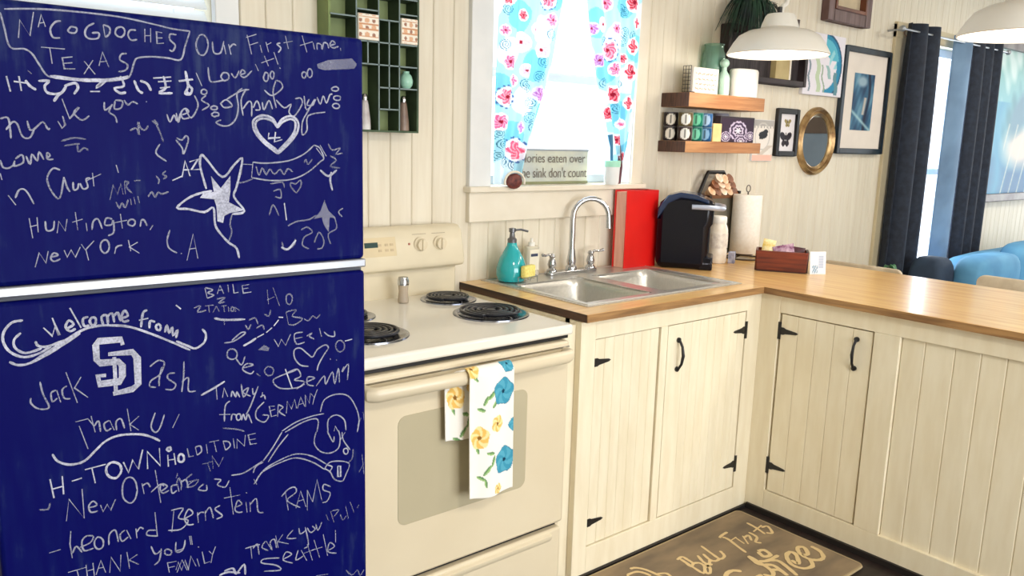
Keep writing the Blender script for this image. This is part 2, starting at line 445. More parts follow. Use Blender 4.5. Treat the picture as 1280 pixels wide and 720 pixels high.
 ('D', 'welcome greeting over a bold curved swash', """Sb186,1055 199,1047 217,1048 240,1061 266,1076 300,1095 327,1101 354,1099 385,1092 423,1073 459,1052 493,1031
Sb217,1047 246,1060 273,1075 300,1091
Sb212,1126 195,1124 182,1109 180,1091 189,1072 209,1060 234,1064 253,1075
Sb207,1104 196,1093 197,1078 212,1067 237,1072
Sb228,1086 232,1077 247,1074 273,1082
Lb242,1109 255,1092 260,1108 266,1092 257,1125
Sb278,1102 290,1109 283,1117 277,1106 284,1097 293,1101
Lb286,1140 302,1101
Sb315,1120 306,1117 307,1104 316,1104
Sb327,1110 326,1106 324,1104 320,1104 318,1107 317,1112 319,1116 321,1118 324,1118 327,1115 327,1110
Sb339,1101 337,1117 346,1119 347,1102
Sb346,1116 355,1122 358,1104
Sb358,1116 365,1122 369,1105
Sb371,1111 382,1114 377,1125 371,1113 374,1104 384,1105
Sb417,1121 409,1116 404,1089
Lb401,1103 418,1105
Sb419,1085 421,1099 430,1096
Sb440,1085 439,1081 437,1079 434,1080 432,1082 431,1086 432,1089 435,1091 437,1091 439,1088 440,1085
Sb447,1073 451,1087 455,1071 461,1082 462,1065 471,1075 467,1059"""),
 ('D', 'tail of the curved swash', """Sb467,1053 489,1040 504,1033 521,1043 525,1059 518,1071"""),
 ('D', 'block letter S and D logo interlocked', """Lw370,1059 368,1070 329,1072 324,1065 324,1037 330,1030 361,1028 367,1019 366,999 361,989 326,990 324,1006 338,1005
Lw344,1045 386,1043 394,1030 393,978 382,970 348,967
Lw354,1038 353,970"""),
 ('D', 'pair of handwritten first names and a thanks', """Sn230,1011 233,988 241,963 233,959 221,964 213,975 214,984
Sn254,991 246,987 247,971 255,976
Ln255,991 260,967
Sn272,996 264,990 266,974 276,971
Ln272,1022 287,961
Ln296,1009 284,990 305,968
Sn416,1009 432,1019 443,1012 434,991 417,981 414,970 425,966
Sn438,1005 432,982 431,967
Sn462,989 450,989 448,980 462,966 456,956 442,959
Sn480,1010 478,980 473,948
Sn474,968 487,975 486,948 500,945
Sn281,925 303,927
Ln312,910 303,926
Sn308,931 313,898
Sn312,910 320,919 322,897
Sn338,916 329,911 332,897 341,900
Ln339,916 346,895
Sn350,894 350,911 359,915 364,895
Ln371,933 375,887
Ln391,914 374,901 389,886
Sn421,915 412,889 419,875 428,882 438,908
Ln466,903 452,877
Ln287,916 299,868"""),
 ('D', 'bold capitals below a swash', """Sb240,872 248,856 267,845 291,846 312,863 330,877 355,883 391,877 413,866 427,855
Lb233,825 237,787
Lb253,826 253,790
Lb236,805 254,806
Lb268,812 285,814
Lb291,829 327,831
Lb303,829 307,798
Sb354,812 350,804 343,799 335,802 329,809 327,819 330,828 337,832 345,830 352,823 354,812
Lb358,828 366,804 375,828 384,807 394,845
Lb401,803 402,839 425,804 425,841
Sb447,834 446,832 444,831 442,831 440,833 439,835 440,837 442,838 445,838 446,836 447,834
Lb440,823 440,798
Lb452,824 454,799
Lb440,812 453,811
Sb471,809 470,804 467,802 463,803 460,806 460,812 461,816 464,819 467,818 470,814 471,809
Sf212,771 226,768 230,779
Sn380,764 376,749 369,741 361,744 354,755 353,771 356,786 363,794 372,792 378,781 380,764
Ln254,736 261,778 284,733 284,792
Sn292,752 307,753 301,763 293,755 296,742 308,741
Ln313,752 317,737 325,750 330,736 340,756
Ln392,753 389,776
Sn389,770 399,774 404,764
Ln415,797 422,726
Sn405,753 423,765 430,759
Sn424,750 436,757 426,765 422,755 427,745 439,748
Sn455,756 444,755 445,740 454,744
Sn456,756 458,740
Ln462,742 464,763
Sn464,759 473,762 476,743
Sn474,748 487,755"""),
 ('D', 'long handwritten line with a full name', """Ln222,682 241,683
Ln260,714 257,689 259,659
Sn260,669 267,681 276,666
Sn273,677 291,681 297,692 285,696 277,687 280,668 296,668
Sn314,673 312,666 308,663 303,664 299,670 298,678 300,684 304,688 309,686 313,680 314,673
Sn323,666 325,687 336,693 340,667
Sn353,688 344,681 347,666 358,672
Ln356,687 363,666
Ln374,664 373,685
Sn374,677 381,685 387,680
Ln410,709 412,656
Sn410,670 396,674 393,665 412,657
Ln446,701 440,657
Sn441,704 464,702 454,684 473,673 458,658 433,663"""),
 ('D', 'second half of a handwritten full name', """Sn467,679 483,685 475,697 466,680 472,664 484,661
Ln493,662 492,685
Sn491,677 498,683 506,681
Ln508,662 508,685
Sn508,679 518,689 524,663
Sn539,687 528,682 543,663 530,659
Ln561,722 566,659
Ln548,701 582,699
Sn570,674 585,677 577,688 570,670 576,661 586,659
Ln594,679 596,655
Ln595,701 597,699
Ln603,654 603,677
Sn603,671 617,681 620,651 632,644"""),
 ('D', 'capital word beside the long name', """Ln683,678 689,633
Sn674,670 690,683 705,684 708,671 687,657 717,632
Ln707,633 719,671 731,630
Ln713,648 727,649
Ln734,620 735,669 747,637 759,688 770,634
Sn792,662 776,672 774,659 791,647 783,629 771,629"""),
 ('D', 'small capitals after the bold capitals', """Ln478,828 481,809 490,809
Ln494,827 497,809
Sn494,827 504,827 506,815 497,809
Ln516,828 518,807
Ln522,831 543,831
Ln532,831 536,807
Ln551,825 555,806
Sn550,827 562,823 565,813 555,806
Ln572,828 574,806
Ln579,804 580,825 595,806 598,830
Ln620,829 604,829 608,807 622,806
Ln606,817 620,817
Sf453,753 459,769 465,748
Sf485,771 473,763 477,756 497,755 487,744 472,746
Sf454,770 457,780
Sn508,744 496,735 512,728 513,740
Sn529,749 543,743 535,735 551,725 560,738
Lf506,787 529,788
Lf517,788 522,768
Lf528,772 527,800 540,774 550,792"""),
 ('D', 'sweeping arcs ending in a small pennant', """Sn613,715 636,742 673,756 710,761 748,747 783,719
Sn616,717 632,738 673,750 710,752 748,733 778,708
Sn635,763 656,787 679,819
Sn646,758 669,787 693,811
Sn565,748 588,746 610,753 633,763
Sn612,741 619,755 635,760
Ln613,727 619,713
Sn778,709 792,722 822,717 841,705 832,683 822,668 802,678 792,698 778,710
Lb811,708 818,706 818,680 811,682 811,708
Sn785,717 797,709 789,698
Sf851,740 849,718 839,711
Sn838,738 837,734 834,732 830,733 827,737 826,741 827,745 830,746 834,746 837,742 838,738
Sn759,802 754,777 768,754 792,744 813,751 818,774 814,794
Sn786,798 800,769 803,782
Sn823,788 826,768 843,740
Sn831,786 818,769"""),
 ('D', 'upper loop of the sweeping arcs', """Sn679,821 712,835 750,841 779,841
Sn686,817 731,832 763,831 761,801
Sn770,847 780,873 809,881 840,871 860,838 867,808 862,779
Ln803,794 806,806 813,792
Sn788,795 789,824 809,832 829,816 833,790"""),
 ('D', 'thanks from a city in faint script', """Sn589,573 606,573 622,572
Sn601,575 603,545
Sn606,568 616,575 619,549
Sn634,576 626,564 640,552
Sn636,576 648,551
Sn649,550 645,570 655,574 659,552
Ln658,582 663,551
Ln675,580 663,566 687,553
Sn699,583 684,568 706,561
Sn713,583 716,568 730,573
Sn728,581 735,537 724,530
Sn733,578 741,564 752,569 745,579
Sn754,581 759,564 769,581
Sf780,597 786,580
Sf791,602 800,571
Sf794,601 812,599 800,586
Sf816,587 822,571 831,578
Lf830,603 837,570
Sf842,610 852,581
Sf860,590 865,597
Ln803,551 803,520
Sn665,526 630,535 625,527 657,511 667,496 629,506
Sn674,520 694,525 681,535 674,518 696,503
Sn710,530 704,508 722,512
Ln717,528 730,498
Ln732,538 744,494
Ln724,518 754,519
Ln749,543 762,495
Ln741,520 769,519
Ln772,550 782,493
Sn784,506 800,511 788,524 783,503 805,492"""),
 ('D', 'capitals thanking at the door bottom', """Ln250,633 282,633
Ln265,633 267,620
Ln281,638 282,613
Ln293,638 294,611
Ln281,625 294,625
Ln297,612 307,639 314,611
Ln301,624 311,623
Ln321,608 325,640 340,605 343,639
Ln354,641 357,605
Ln373,630 357,623 374,608
Sn399,639 406,620 418,625
Sn418,628 413,604 403,597
Sn438,614 436,610 433,609 428,611 425,614 424,618 425,622 429,623 433,621 436,618 438,614
Sn447,633 446,612 459,611 465,629
Ln477,637 479,617
Ln428,594 431,571
Ln428,593 446,591
Ln429,582 442,581
Ln446,566 457,590 466,564"""),
 ('D', 'last letters of the capital line', """Sn446,614 461,615 465,632
Ln474,638 476,618
Ln444,572 449,588 455,568 463,588 469,563
Ln468,563 475,593 484,567
Ln487,583 491,564
Ln490,609 492,607
Ln498,595 502,567 513,568
Ln512,592 519,582 526,598
Ln519,582 515,564
Sb542,536 561,536 567,521 585,537 587,512
Sb531,530 550,531 576,520
Sf752,452 783,446
Sf829,440 845,422 859,430 867,414 877,425
Lf874,722 879,671
Lf880,701 866,679"""),
 ('D', 'faded capitals along the top edge', """Ln527,1153 531,1132
Sn528,1154 542,1148 532,1143 544,1137 531,1132
Ln551,1139 557,1156 564,1138
Ln553,1146 562,1146
Ln573,1156 574,1140
Ln583,1156 585,1137 594,1138
Ln602,1151 604,1135 621,1136
Ln603,1144 615,1145
Ln602,1151 617,1152
Sf550,1128 566,1130 553,1120 565,1121
Sb470,1125 479,1116
Sf504,1115 517,1118 511,1106 528,1108
Lf526,1117 543,1117
Lf533,1116 534,1103
Lf541,1102 548,1114 554,1102
Lf558,1113 569,1113
Lf563,1113 564,1100
Lf572,1110 573,1099
Sf584,1104 583,1101 582,1100 579,1100 578,1102 577,1104 578,1107 580,1108 582,1108 584,1106 584,1104
Lf587,1098 587,1107 595,1100
Sb543,1090 563,1084 606,1080
Lf563,1084 563,1073"""),
 ('D', 'faded diagonal writing and a heart', """Lf655,1137 657,1107
Lf654,1115 670,1121
Lf668,1140 681,1100
Sf710,1112 708,1105 705,1101 700,1102 697,1106 696,1113 697,1120 701,1123 705,1123 709,1118 710,1112
Sb600,1024 617,1031 628,1037
Sb630,1038 645,1044
Sb650,1046 663,1055
Sb667,1058 678,1070
Lb678,1076 688,1074
Sf606,1068 612,1058 618,1068
Sf614,1077 627,1080 633,1066
Sf629,1058 642,1063 646,1052
Sf647,1086 657,1081 661,1093
Sn561,1036 581,1037 605,1050 597,1053 577,1039
Sn587,1009 585,1002 579,999 573,1000 567,1005 566,1012 568,1018 573,1021 580,1020 585,1015 587,1009
Sn584,1000 595,984 603,1001
Sn596,977 620,980 606,985 597,974 613,962 621,967
Lf695,1085 700,1057
Sf695,1085 718,1087 709,1074 732,1066 714,1055 700,1057
Sf736,1065 746,1060 756,1069 765,1063 774,1071
Ln667,1029 676,1012 683,1027 692,1012 704,1035
Sn732,1036 713,1034 717,1012 736,1013
Ln715,1024 731,1025
Sn741,1026 754,1031 747,1025 758,1017
Ln771,1040 776,1020
Sn782,1030 793,1020 807,1017 807,1029
Sn764,944 768,958 782,979 792,992 784,1000 765,992 754,977 743,985 726,1001 712,999 712,981 725,963 744,957
Ff631,1011 645,1020 656,1012 654,1005
Sf832,990 830,983 824,979 817,980 812,986 810,994 812,1001 818,1005 824,1004 830,998 832,990
Sb833,1002 851,1004
Sf664,960 662,954 657,951 651,952 646,957 644,963 646,968 651,971 657,970 662,966 664,960
Sf634,953 626,961"""),
 ('D', 'thanks from a country in script', """Sn715,953 678,946 662,938 677,919 714,913 734,918
Sb690,960 705,913
Sn692,950 717,955 725,938 710,932 734,923 714,910
Sn737,922 758,928 742,933 740,917 756,910
Sn761,909 781,929 784,909 801,935 806,906 816,941 818,907
Sn830,943 825,931 841,947 838,910
Ln796,967 797,964
Ln811,962 812,960
Sb510,934 533,943 559,955
Sn541,948 542,919
Ln553,921 557,941 564,921
Sn571,919 574,931 581,917 583,928 589,915
Sn593,943 597,914 608,932 596,925 612,913
Sn617,930 618,916 625,920
Sn629,932 611,891 601,875
Sn633,907 641,910 644,900
Sn638,917 637,909
Sn568,911 558,902 555,869
Ln545,886 568,882
Sn569,868 572,881 580,878
Sn590,871 589,868 586,866 583,866 581,869 580,874 581,877 583,879 587,879 589,876 590,871
Sn591,864 595,877 600,863 605,875 613,853
Sn641,895 624,880 623,862 640,850 650,862 636,867
Ln664,881 652,883 656,859 668,860
Ln652,872 665,874
Ln670,856 672,883
Sn672,883 683,875 674,867 688,854
Ln690,860 693,887 702,867 710,888 714,866
Ln716,866 724,890 733,867
Ln719,874 730,875
Ln735,866 735,893 744,872 747,895
Ln749,893 756,883 764,901
Ln756,883 752,868
Sf552,855 579,847 596,839
Lf878,825 880,805
Lf872,811 862,794"""),
]
# ================================================================ room shell
W = 2.44; TOPZ = 2.7
CASE1 = (1.775, 2.715, 1.27, 2.16)      # sink window casing (x0, x1, z0, z1)
OP1 = (1.875, 2.655, 1.285, 2.09)
OP2 = (0.10, 0.86, 1.30, 2.05)
OP3 = (5.05, 6.15, 0.55, 2.12)
back = struct(MB().build('wall_back', wall_m, nofix=True) if False else None) if False else None
def slab_with_holes(x0, x1, z0, z1, y0, y1, holes):
    mb = MB(); xs = sorted({x0, x1, *[h[0] for h in holes], *[h[1] for h in holes]})
    for a, b in zip(xs, xs[1:]):
        hs = [h for h in holes if h[0] < (a+b)/2 < h[1]]
        if not hs: mb.box(a, b, y0, y1, z0, z1)
        else: h = hs[0]; mb.box(a, b, y0, y1, z0, h[2]); mb.box(a, b, y0, y1, h[3], z1)
    return mb
back = struct(slab_with_holes(-1.4, 8.7, 0, TOPZ, W+0.012, W+0.16, [OP1, OP2, OP3]).build('wall_back', mat('wall_core', (205, 195, 168), 0.7), smooth=False))
P = 0.0865; x = 1.452-P*33
def plank(a, b, z0, z1):
    g = 0.0035
    poly = [(a+0.0005, W+0.012), (a+0.0005, W+g), (a+g, W), (b-g, W), (b-0.0005, W+g), (b-0.0005, W+0.012)]
    MB().prism(poly, 'z', z0, z1).build('plank', wall_m, back, smooth=False)
HOLES = [(1.79, 2.70, 1.16, 2.15), (0.02, 0.94, 1.2, 2.14), (4.95, 6.25, 0.45, 2.2)]
while x < 8.6:
    a, b = x, x+P
    if b > -1.35:
        cuts = [h for h in HOLES if h[0] < b and h[1] > a]
        if not cuts: plank(a, b, 0, TOPZ)
        else:
            h = cuts[0]
            if h[0] > a+0.008: plank(a, h[0], 0, TOPZ)
            if h[1] < b-0.008: plank(h[1], b, 0, TOPZ)
            aa, bb = max(a, h[0]), min(b, h[1])
            plank(aa, bb, 0, h[2]); plank(aa, bb, h[3], TOPZ)
    x += P
floor_m = mat('dark_wood_floor', (46, 34, 32), 0.45, vary=(26, 18, 18), scale=3, stretch=(1, 12, 1))
struct(MB().box(-1.4, 8.7, -3.0, W+0.16, -0.1, 0).build('floor', floor_m, smooth=False))
ceil_m = mat('ceiling_paint', (232, 226, 214), 0.8)
struct(MB().box(-1.4, 8.7, -3.0, W+0.16, TOPZ, TOPZ+0.1).build('ceiling', ceil_m, smooth=False))
struct(MB().box(-1.5, -1.4, -3.0, W+0.16, 0, TOPZ).build('wall_left', wall_m, smooth=False))
def swap_y(mb, y0, y1):  # a slab drawn along x laid along y at x
    return mb
rw = MB()
for (a, b, z0, z1) in ((-3.0, 0.7, 0, TOPZ), (0.7, 2.1, 0, 0.6), (0.7, 2.1, 2.3, TOPZ), (2.1, W+0.16, 0, TOPZ)): rw.box(8.6, 8.7, a, b, z0, z1)  # opening invented to let in the added side fill
struct(rw.build('wall_right', wall_m, smooth=False))
struct(slab_with_holes(-1.4, 8.7, 0, TOPZ, -3.0, -2.9, [(0.1, 3.1, 0.35, 2.35)]).build('wall_front', wall_m, smooth=False))  # opening invented to let in the added front fill
struct(MB().box(2.9, 8.6, W-0.014, W, 0, 0.12).build('baseboard_back', trim_m, bevel=0.003))

# ---- sink window
glass = glass_mat('window_glass', (250, 252, 255), 0.02, 0.97)
win = struct(MB().box(OP1[0]-0.012, OP1[0]+0.004, W-0.01, W+0.165, OP1[2], OP1[3]).box(OP1[1]-0.004, OP1[1]+0.012, W-0.01, W+0.16, OP1[2], OP1[3])
             .box(OP1[0]-0.012, OP1[1]+0.012, W-0.01, W+0.165, OP1[3]-0.004, OP1[3]+0.012).build('window_1', casing_m, bevel=0.001))
MB().box(CASE1[0], OP1[0], W-0.022, W+0.012, 1.27, 2.16).build('side_casing', casing_m, win, bevel=0.003)  # whiter than the right casing: daylight on it is put into the colour
MB().box(OP1[1], CASE1[1], W-0.022, W+0.012, 1.27, 2.16).build('side_casing', trim_m, win, bevel=0.003)
MB().box(CASE1[0]-0.01, CASE1[1]+0.01, W-0.026, W+0.012, 2.09, 2.2).build('head_casing', trim_m, win, bevel=0.003)
MB().box(CASE1[0]-0.012, CASE1[1]+0.012, W-0.045, W+0.15, 1.262, 1.284).build('sill', trim_m, win, bevel=0.004)
MB().box(CASE1[0], CASE1[1], W-0.024, W+0.004, 1.15, 1.262).build('apron', trim_m, win, bevel=0.003)
def sash(z0, z1, y):
    mb = MB(); a, b = OP1[0], OP1[1]
    mb.box(a, a+0.035, y, y+0.03, z0, z1).box(b-0.035, b, y, y+0.03, z0, z1).box(a+0.035, b-0.035, y, y+0.03, z0, z0+0.035).box(a+0.035, b-0.035, y, y+0.03, z1-0.03, z1)
    mb.build('sash', mat('sash_vinyl', (206, 216, 222), 0.4), win, bevel=0.002)
    MB().box(a+0.03, b-0.03, y+0.012, y+0.017, z0+0.03, z1-0.028).build('pane', glass, win, smooth=False)
sash(1.285, 1.725, W+0.07); sash(1.70, 2.09, W+0.105)
# ---- window behind the refrigerator with blinds
w2 = struct(MB().box(0.02, 0.10, W-0.022, W+0.012, 1.2, 2.14).box(0.86, 0.93, W-0.022, W+0.012, 1.2, 2.14).box(0.0, 0.95, W-0.026, W+0.012, 2.05, 2.16)
            .box(0.0, 0.95, W-0.04, W+0.1, 1.27, 1.30).build('window_2', casing_m, bevel=0.003))
MB().box(0.10, 0.86, W+0.07, W+0.076, 1.30, 2.05).build('pane', glass, w2, smooth=False)
bl = thing('window_blind', 'white slatted blind in the window above and behind the blue refrigerator', 'blind', (0.48, W, 1.30))
slat_m = mat('blind_slats', (236, 242, 246), 0.5)
MB().box(0.108, 0.852, W+0.002, W+0.05, 2.0, 2.045).build('head_rail', slat_m, bl, bevel=0.003)
for k in range(20):
    z = 1.345+k*0.034
    MB(Matrix.Translation((0.48, W+0.028, z)) @ Matrix.Rotation(0.85, 4, 'X')).box(-0.37, 0.37, -0.020, 0.020, -0.0012, 0.0012).build('slat', slat_m, bl, smooth=False)
for xx in (0.2, 0.76): MB().tube([(xx, W+0.028, 1.33), (xx, W+0.028, 2.0)], 0.001, 5).build('cord', slat_m, bl)
# ---- living room window
w3 = struct(MB().box(4.90, 5.05, W-0.02, W+0.012, 0.45, 2.2).box(6.15, 6.27, W-0.02, W+0.012, 0.45, 2.2).box(4.90, 6.27, W-0.024, W+0.012, 2.12, 2.21)
            .box(4.88, 6.29, W-0.05, W+0.1, 0.52, 0.555).build('window_3', mat('sofa_window_trim', (206, 192, 158), 0.5), bevel=0.003))
MB().box(5.05, 5.09, W+0.05, W+0.09, 0.55, 2.12).box(6.11, 6.15, W+0.05, W+0.09, 0.55, 2.12).box(5.09, 6.11, W+0.05, W+0.09, 0.55, 0.60).box(5.09, 6.11, W+0.05, W+0.09, 2.07, 2.12).box(5.09, 6.11, W+0.05, W+0.09, 1.3, 1.34).build('sash', casing_m, w3, bevel=0.002)
MB().box(5.09, 6.11, W+0.065, W+0.07, 0.6, 2.07).build('pane', glass, w3, smooth=False)
# frame of the invented opening that lets in the added front fill
w4 = struct(MB().box(0.1, 0.16, -2.98, -2.92, 0.35, 2.35).box(3.04, 3.1, -2.98, -2.92, 0.35, 2.35).box(1.57, 1.63, -2.98, -2.92, 0.35, 2.35).box(0.1, 3.1, -2.98, -2.92, 0.35, 0.41).box(0.1, 3.1, -2.98, -2.92, 2.29, 2.35).build('added_window', casing_m))

# ================================================================ refrigerator
YF = 1.6
def navy():
    mt = bpy.data.materials.new('navy_chalkboard'); mt.use_nodes = True; nt = mt.node_tree; N = nt.nodes; L = nt.links
    b = N['Principled BSDF']; b.inputs['Roughness'].default_value = 0.55; b.inputs['Specular IOR Level'].default_value = 0.08
    tc = N.new('ShaderNodeTexCoord'); n1 = N.new('ShaderNodeTexNoise'); n1.inputs['Scale'].default_value = 4.5; n1.inputs['Detail'].default_value = 6; n1.inputs['Roughness'].default_value = 0.65
    mp = N.new('ShaderNodeMapping'); mp.inputs['Scale'].default_value = (9, 9, 1.2); n2 = N.new('ShaderNodeTexNoise'); n2.inputs['Scale'].default_value = 7; n2.inputs['Detail'].default_value = 4
    L.new(tc.outputs['Object'], n1.inputs['Vector']); L.new(tc.outputs['Object'], mp.inputs[0]); L.new(mp.outputs[0], n2.inputs['Vector'])
    mul = N.new('ShaderNodeMath'); mul.operation = 'MULTIPLY'; L.new(n1.outputs['Fac'], mul.inputs[0]); L.new(n2.outputs['Fac'], mul.inputs[1])
    # old chalk dust is thicker along the top of the freezer door, where it was wiped upwards
    sp = N.new('ShaderNodeSeparateXYZ'); L.new(tc.outputs['Object'], sp.inputs[0])
    mr = N.new('ShaderNodeMapRange'); mr.inputs[1].default_value = 1.50; mr.inputs[2].default_value = 1.67; mr.inputs[3].default_value = 0.0; mr.inputs[4].default_value = 0.28
    L.new(sp.outputs['Z'], mr.inputs[0]); ad = N.new('ShaderNodeMath'); ad.operation = 'ADD'; ml2 = N.new('ShaderNodeMath'); ml2.operation = 'MULTIPLY'
    L.new(mr.outputs[0], ml2.inputs[0]); L.new(n1.outputs['Fac'], ml2.inputs[1]); L.new(mul.outputs[0], ad.inputs[0]); L.new(ml2.outputs[0], ad.inputs[1])
    r = N.new('ShaderNodeValToRGB'); e = r.color_ramp.elements; e[0].position = 0.22; e[0].color = (*lin((1, 3, 84)), 1); e[1].position = 0.56; e[1].color = (*lin((44, 56, 98)), 1)
    k = r.color_ramp.elements.new(0.34); k.color = (*lin((4, 12, 86)), 1)
    L.new(ad.outputs[0], r.inputs[0]); L.new(r.outputs[0], b.inputs['Base Color']); return mt
navy_m = navy()
fr = thing('refrigerator', 'navy blue chalkboard-painted top-freezer refrigerator covered in white chalk writing', 'refrigerator', (0.517, 2.0, 0))
# meshes of the doors are drawn about the world origin height so that the dust stays where it is
ORG[fr.name] = Vector((0.517, 2.0, 0))
MB().box(0.155, 0.88, YF+0.07, 2.36, 0.03, 1.65).build('body', mat('fridge_side', (226, 226, 220), 0.4), fr, bevel=0.008)
fdoor = MB().box(0.146, 0.886, YF, YF+0.065, 1.186, 1.665).build('freezer_door', navy_m, fr, bevel=0.010)
ldoor = MB().box(0.146, 0.886, YF, YF+0.065, 0.06, 1.160).build('fresh_food_door', navy_m, fr, bevel=0.008)
silver = mat('silver_trim', (196, 200, 208), 0.35, 0.75, vary=(170, 174, 182), scale=3, stretch=(2, 1, 1))
MB().box(0.146, 0.886, YF-0.004, YF+0.03, 1.168, 1.187).build('door_trim', silver, fr, bevel=0.003)
MB().box(0.152, 0.882, YF+0.012, YF+0.07, 1.156, 1.19).build('gasket', mat('gasket_grey', (86, 90, 100), 0.6), fr)
MB().box(0.16, 0.876, YF+0.03, YF+0.09, 0.0, 0.055).build('kick_grille', black_iron, fr)
MB().box(0.19, 0.25, YF+0.02, YF+0.1, 1.665, 1.678).build('hinge_cover', mat('fridge_side', (0, 0, 0)), fr, bevel=0.003)
ck_b, ck_n, ck_f = chalk_mat('chalk_strong', 0.92), chalk_mat('chalk_plain', 0.62), chalk_mat('chalk_faint', 0.34)
WID = {'n': 0.0029, 'b': 0.0043, 'f': 0.0030, 's': 0.0058, 'w': 0.0125}
for door, desc, txt in CHALK:
    par = fdoor if door == 'F' else ldoor
    layers = {}
    for l in txt.split('\n'):
        md, wk, rest = l[0], l[1], l[2:]
        pts = [tuple(int(q)/1000 for q in s.split(',')) for s in rest.split()]
        key = {'n': 'n', 'b': 'b', 'f': 'f', 's': 'b', 'w': 'b'}[wk]
        mb = layers.setdefault(key, MB())
        dy = {'n': 0.0006, 'b': 0.0009, 'f': 0.0004}[key]
        dy += 0.00001*(len(mb.v) % 23)
        pl = lambda a, b, dy=dy: (a, YF-dy, b)
        if md == 'F':
            n = len(pts); cx = sum(p[0] for p in pts)/n; cz = sum(p[1] for p in pts)/n
            mb._add([pl(cx, cz)]+[pl(*p) for p in pts], [(0, i+1, (i+1) % n+1) for i in range(n)])
        else:
            if md == 'S': pts = catmull(pts)
            ribbon(mb, pts, WID[wk], pl)
    for key, mb in layers.items():
        o = mb.build('chalk_writing', {'n': ck_n, 'b': ck_b, 'f': ck_f}[key], par, smooth=False, nofix=True)
        o['label'] = ('faint ' if key == 'f' else 'bold ' if key == 'b' else '') + 'white chalk: ' + desc
mg = MB(); mg.lathe((0.133+0.027, YF, 1.512), [(0.0, -0.007), (0.014, -0.007), (0.016, -0.004), (0.016, -0.0005)], 18, axis='y')
tag(recenter(mg.build('magnet', mat('magnet_tan', (196, 160, 128), 0.5, vary=(120, 84, 66), scale=60))), 'small round tan magnet at the left edge of the freezer door', 'magnet')

# ================================================================ range
rg = thing('electric_range', 'almond electric coil range with pale cooktop standing right of the refrigerator', 'range', (1.31, 2.1, 0))
X0, X1 = 0.925, 1.690; CT = 0.905
MB().box(X0+0.006, X1-0.006, 1.775, 2.40, 0.03, 0.87).build('body', almond, rg, bevel=0.003)
MB().box(X0, X1, 1.745, 2.41, 0.872, CT).build('cooktop', cooktop_m, rg, bevel=0.008)
MB().box(X0+0.012, X1-0.012, 1.758, 1.78, 0.861, 0.873).build('vent_gap', black_iron, rg)
dr = MB().box(X0+0.005, X1-0.022, 1.738, 1.774, 0.262, 0.858).build('oven_door', almond, rg, bevel=0.008)
MB().box(X0+0.007, X1-0.025, 1.7355, 1.745, 0.838, 0.8425).build('chrome_line', chrome, dr)
def rrect(x0, x1, z0, z1, r, n=5):
    o = []
    for cx, cz, a in ((x1-r, z1-r, 0), (x0+r, z1-r, 90), (x0+r, z0+r, 180), (x1-r, z0+r, 270)):
        for k in range(n+1): t = math.radians(a+90*k/n); o.append((cx+r*math.cos(t), cz+r*math.sin(t)))
    return o
MB().prism(rrect(1.056, 1.502, 0.425, 0.735, 0.025), 'y', 1.7365, 1.745).build('door_window', mat('oven_glass', (190, 180, 152), 0.08, vary=(184, 174, 146), scale=2), dr)
hb = MB().tube([(0.955, 1.738, 0.822), (0.957, 1.708, 0.822), (0.972, 1.698, 0.822), (1.31, 1.692, 0.822), (1.625, 1.698, 0.822), (1.643, 1.708, 0.822), (1.645, 1.738, 0.822)], 0.014, 14, ry=0.020)
hb.build('handle', almond, dr)
MB().box(X0+0.01, X1-0.03, 1.765, 1.7745, 0.236, 0.268).build('door_gap_shade', black_iron, rg)  # black strip standing in for the shade between door and drawer
dw = MB().box(X0+0.005, X1-0.025, 1.742, 1.776, 0.06, 0.243).build('storage_drawer', almond, rg, bevel=0.008)
MB().prism([(1.742, 0.232), (1.733, 0.226), (1.733, 0.218), (1.742, 0.205)], 'x', X0+0.05, X1-0.07).build('drawer_lip', almond, dw)
MB().box(X0+0.02, X1-0.02, 1.80, 2.3, 0.0, 0.06).build('toe_base', black_iron, rg)
bgp = MB().prism([(2.41, 0.90), (2.385, 0.90), (2.385, 1.000), (2.335, 1.012), (2.328, 1.030), (2.352, 1.135), (2.372, 1.152), (2.41, 1.155)], 'x', X0+0.004, X1+0.005).build('backguard', mat('backguard_enamel', (224, 212, 184), 0.35), rg, bevel=0.006)
# control panel details sit on the sloping face y = 2.328 + (z-1.030)*0.2286
def face_y(z): return 2.328+(z-1.030)*0.2286
def on_face(x0, x1, z0, z1, t, name, m_, par=bgp, bv=0.0):
    MB().prism([(face_y(z0)-t, z0), (face_y(z0)+0.002, z0), (face_y(z1)+0.002, z1), (face_y(z1)-t, z1)], 'x', x0, x1).build(name, m_, par, bevel=bv)
on_face(1.295, 1.345, 1.093, 1.110, 0.0015, 'clock_display', mat('clock_glass', (20, 60, 58), 0.2))
on_face(1.255, 1.415, 1.062, 1.125, 0.0006, 'button_panel', mat('panel_beige', (216, 198, 160), 0.5))
for bx in (1.352, 1.378, 1.398):
    for bz in (1.082, 1.100): on_face(bx-0.006, bx+0.006, bz-0.004, bz+0.004, 0.002, 'button', mat('button_beige', (196, 176, 142), 0.5))
on_face(1.464, 1.471, 1.094, 1.101, 0.002, 'indicator_light', mat('indicator_red', (170, 92, 70), 0.4))
for kx in (1.05, 1.14, 1.512, 1.592):
    z = 1.094; yy = face_y(z)
    kn = MB().lathe((kx, yy, z), [(0.026, 0.001), (0.026, -0.004), (0.021, -0.008), (0.019, -0.020), (0.0, -0.021)], 20, axis='y').build('knob', almond, bgp)
    MB().box(kx-0.0045, kx+0.0045, yy-0.027, yy-0.019, z-0.019, z+0.019).build('grip', almond, kn, bevel=0.002)
    on_face(kx-0.028, kx+0.028, 1.128, 1.1295, 0.0006, 'marking', mat('marking_grey', (160, 146, 120), 0.6))
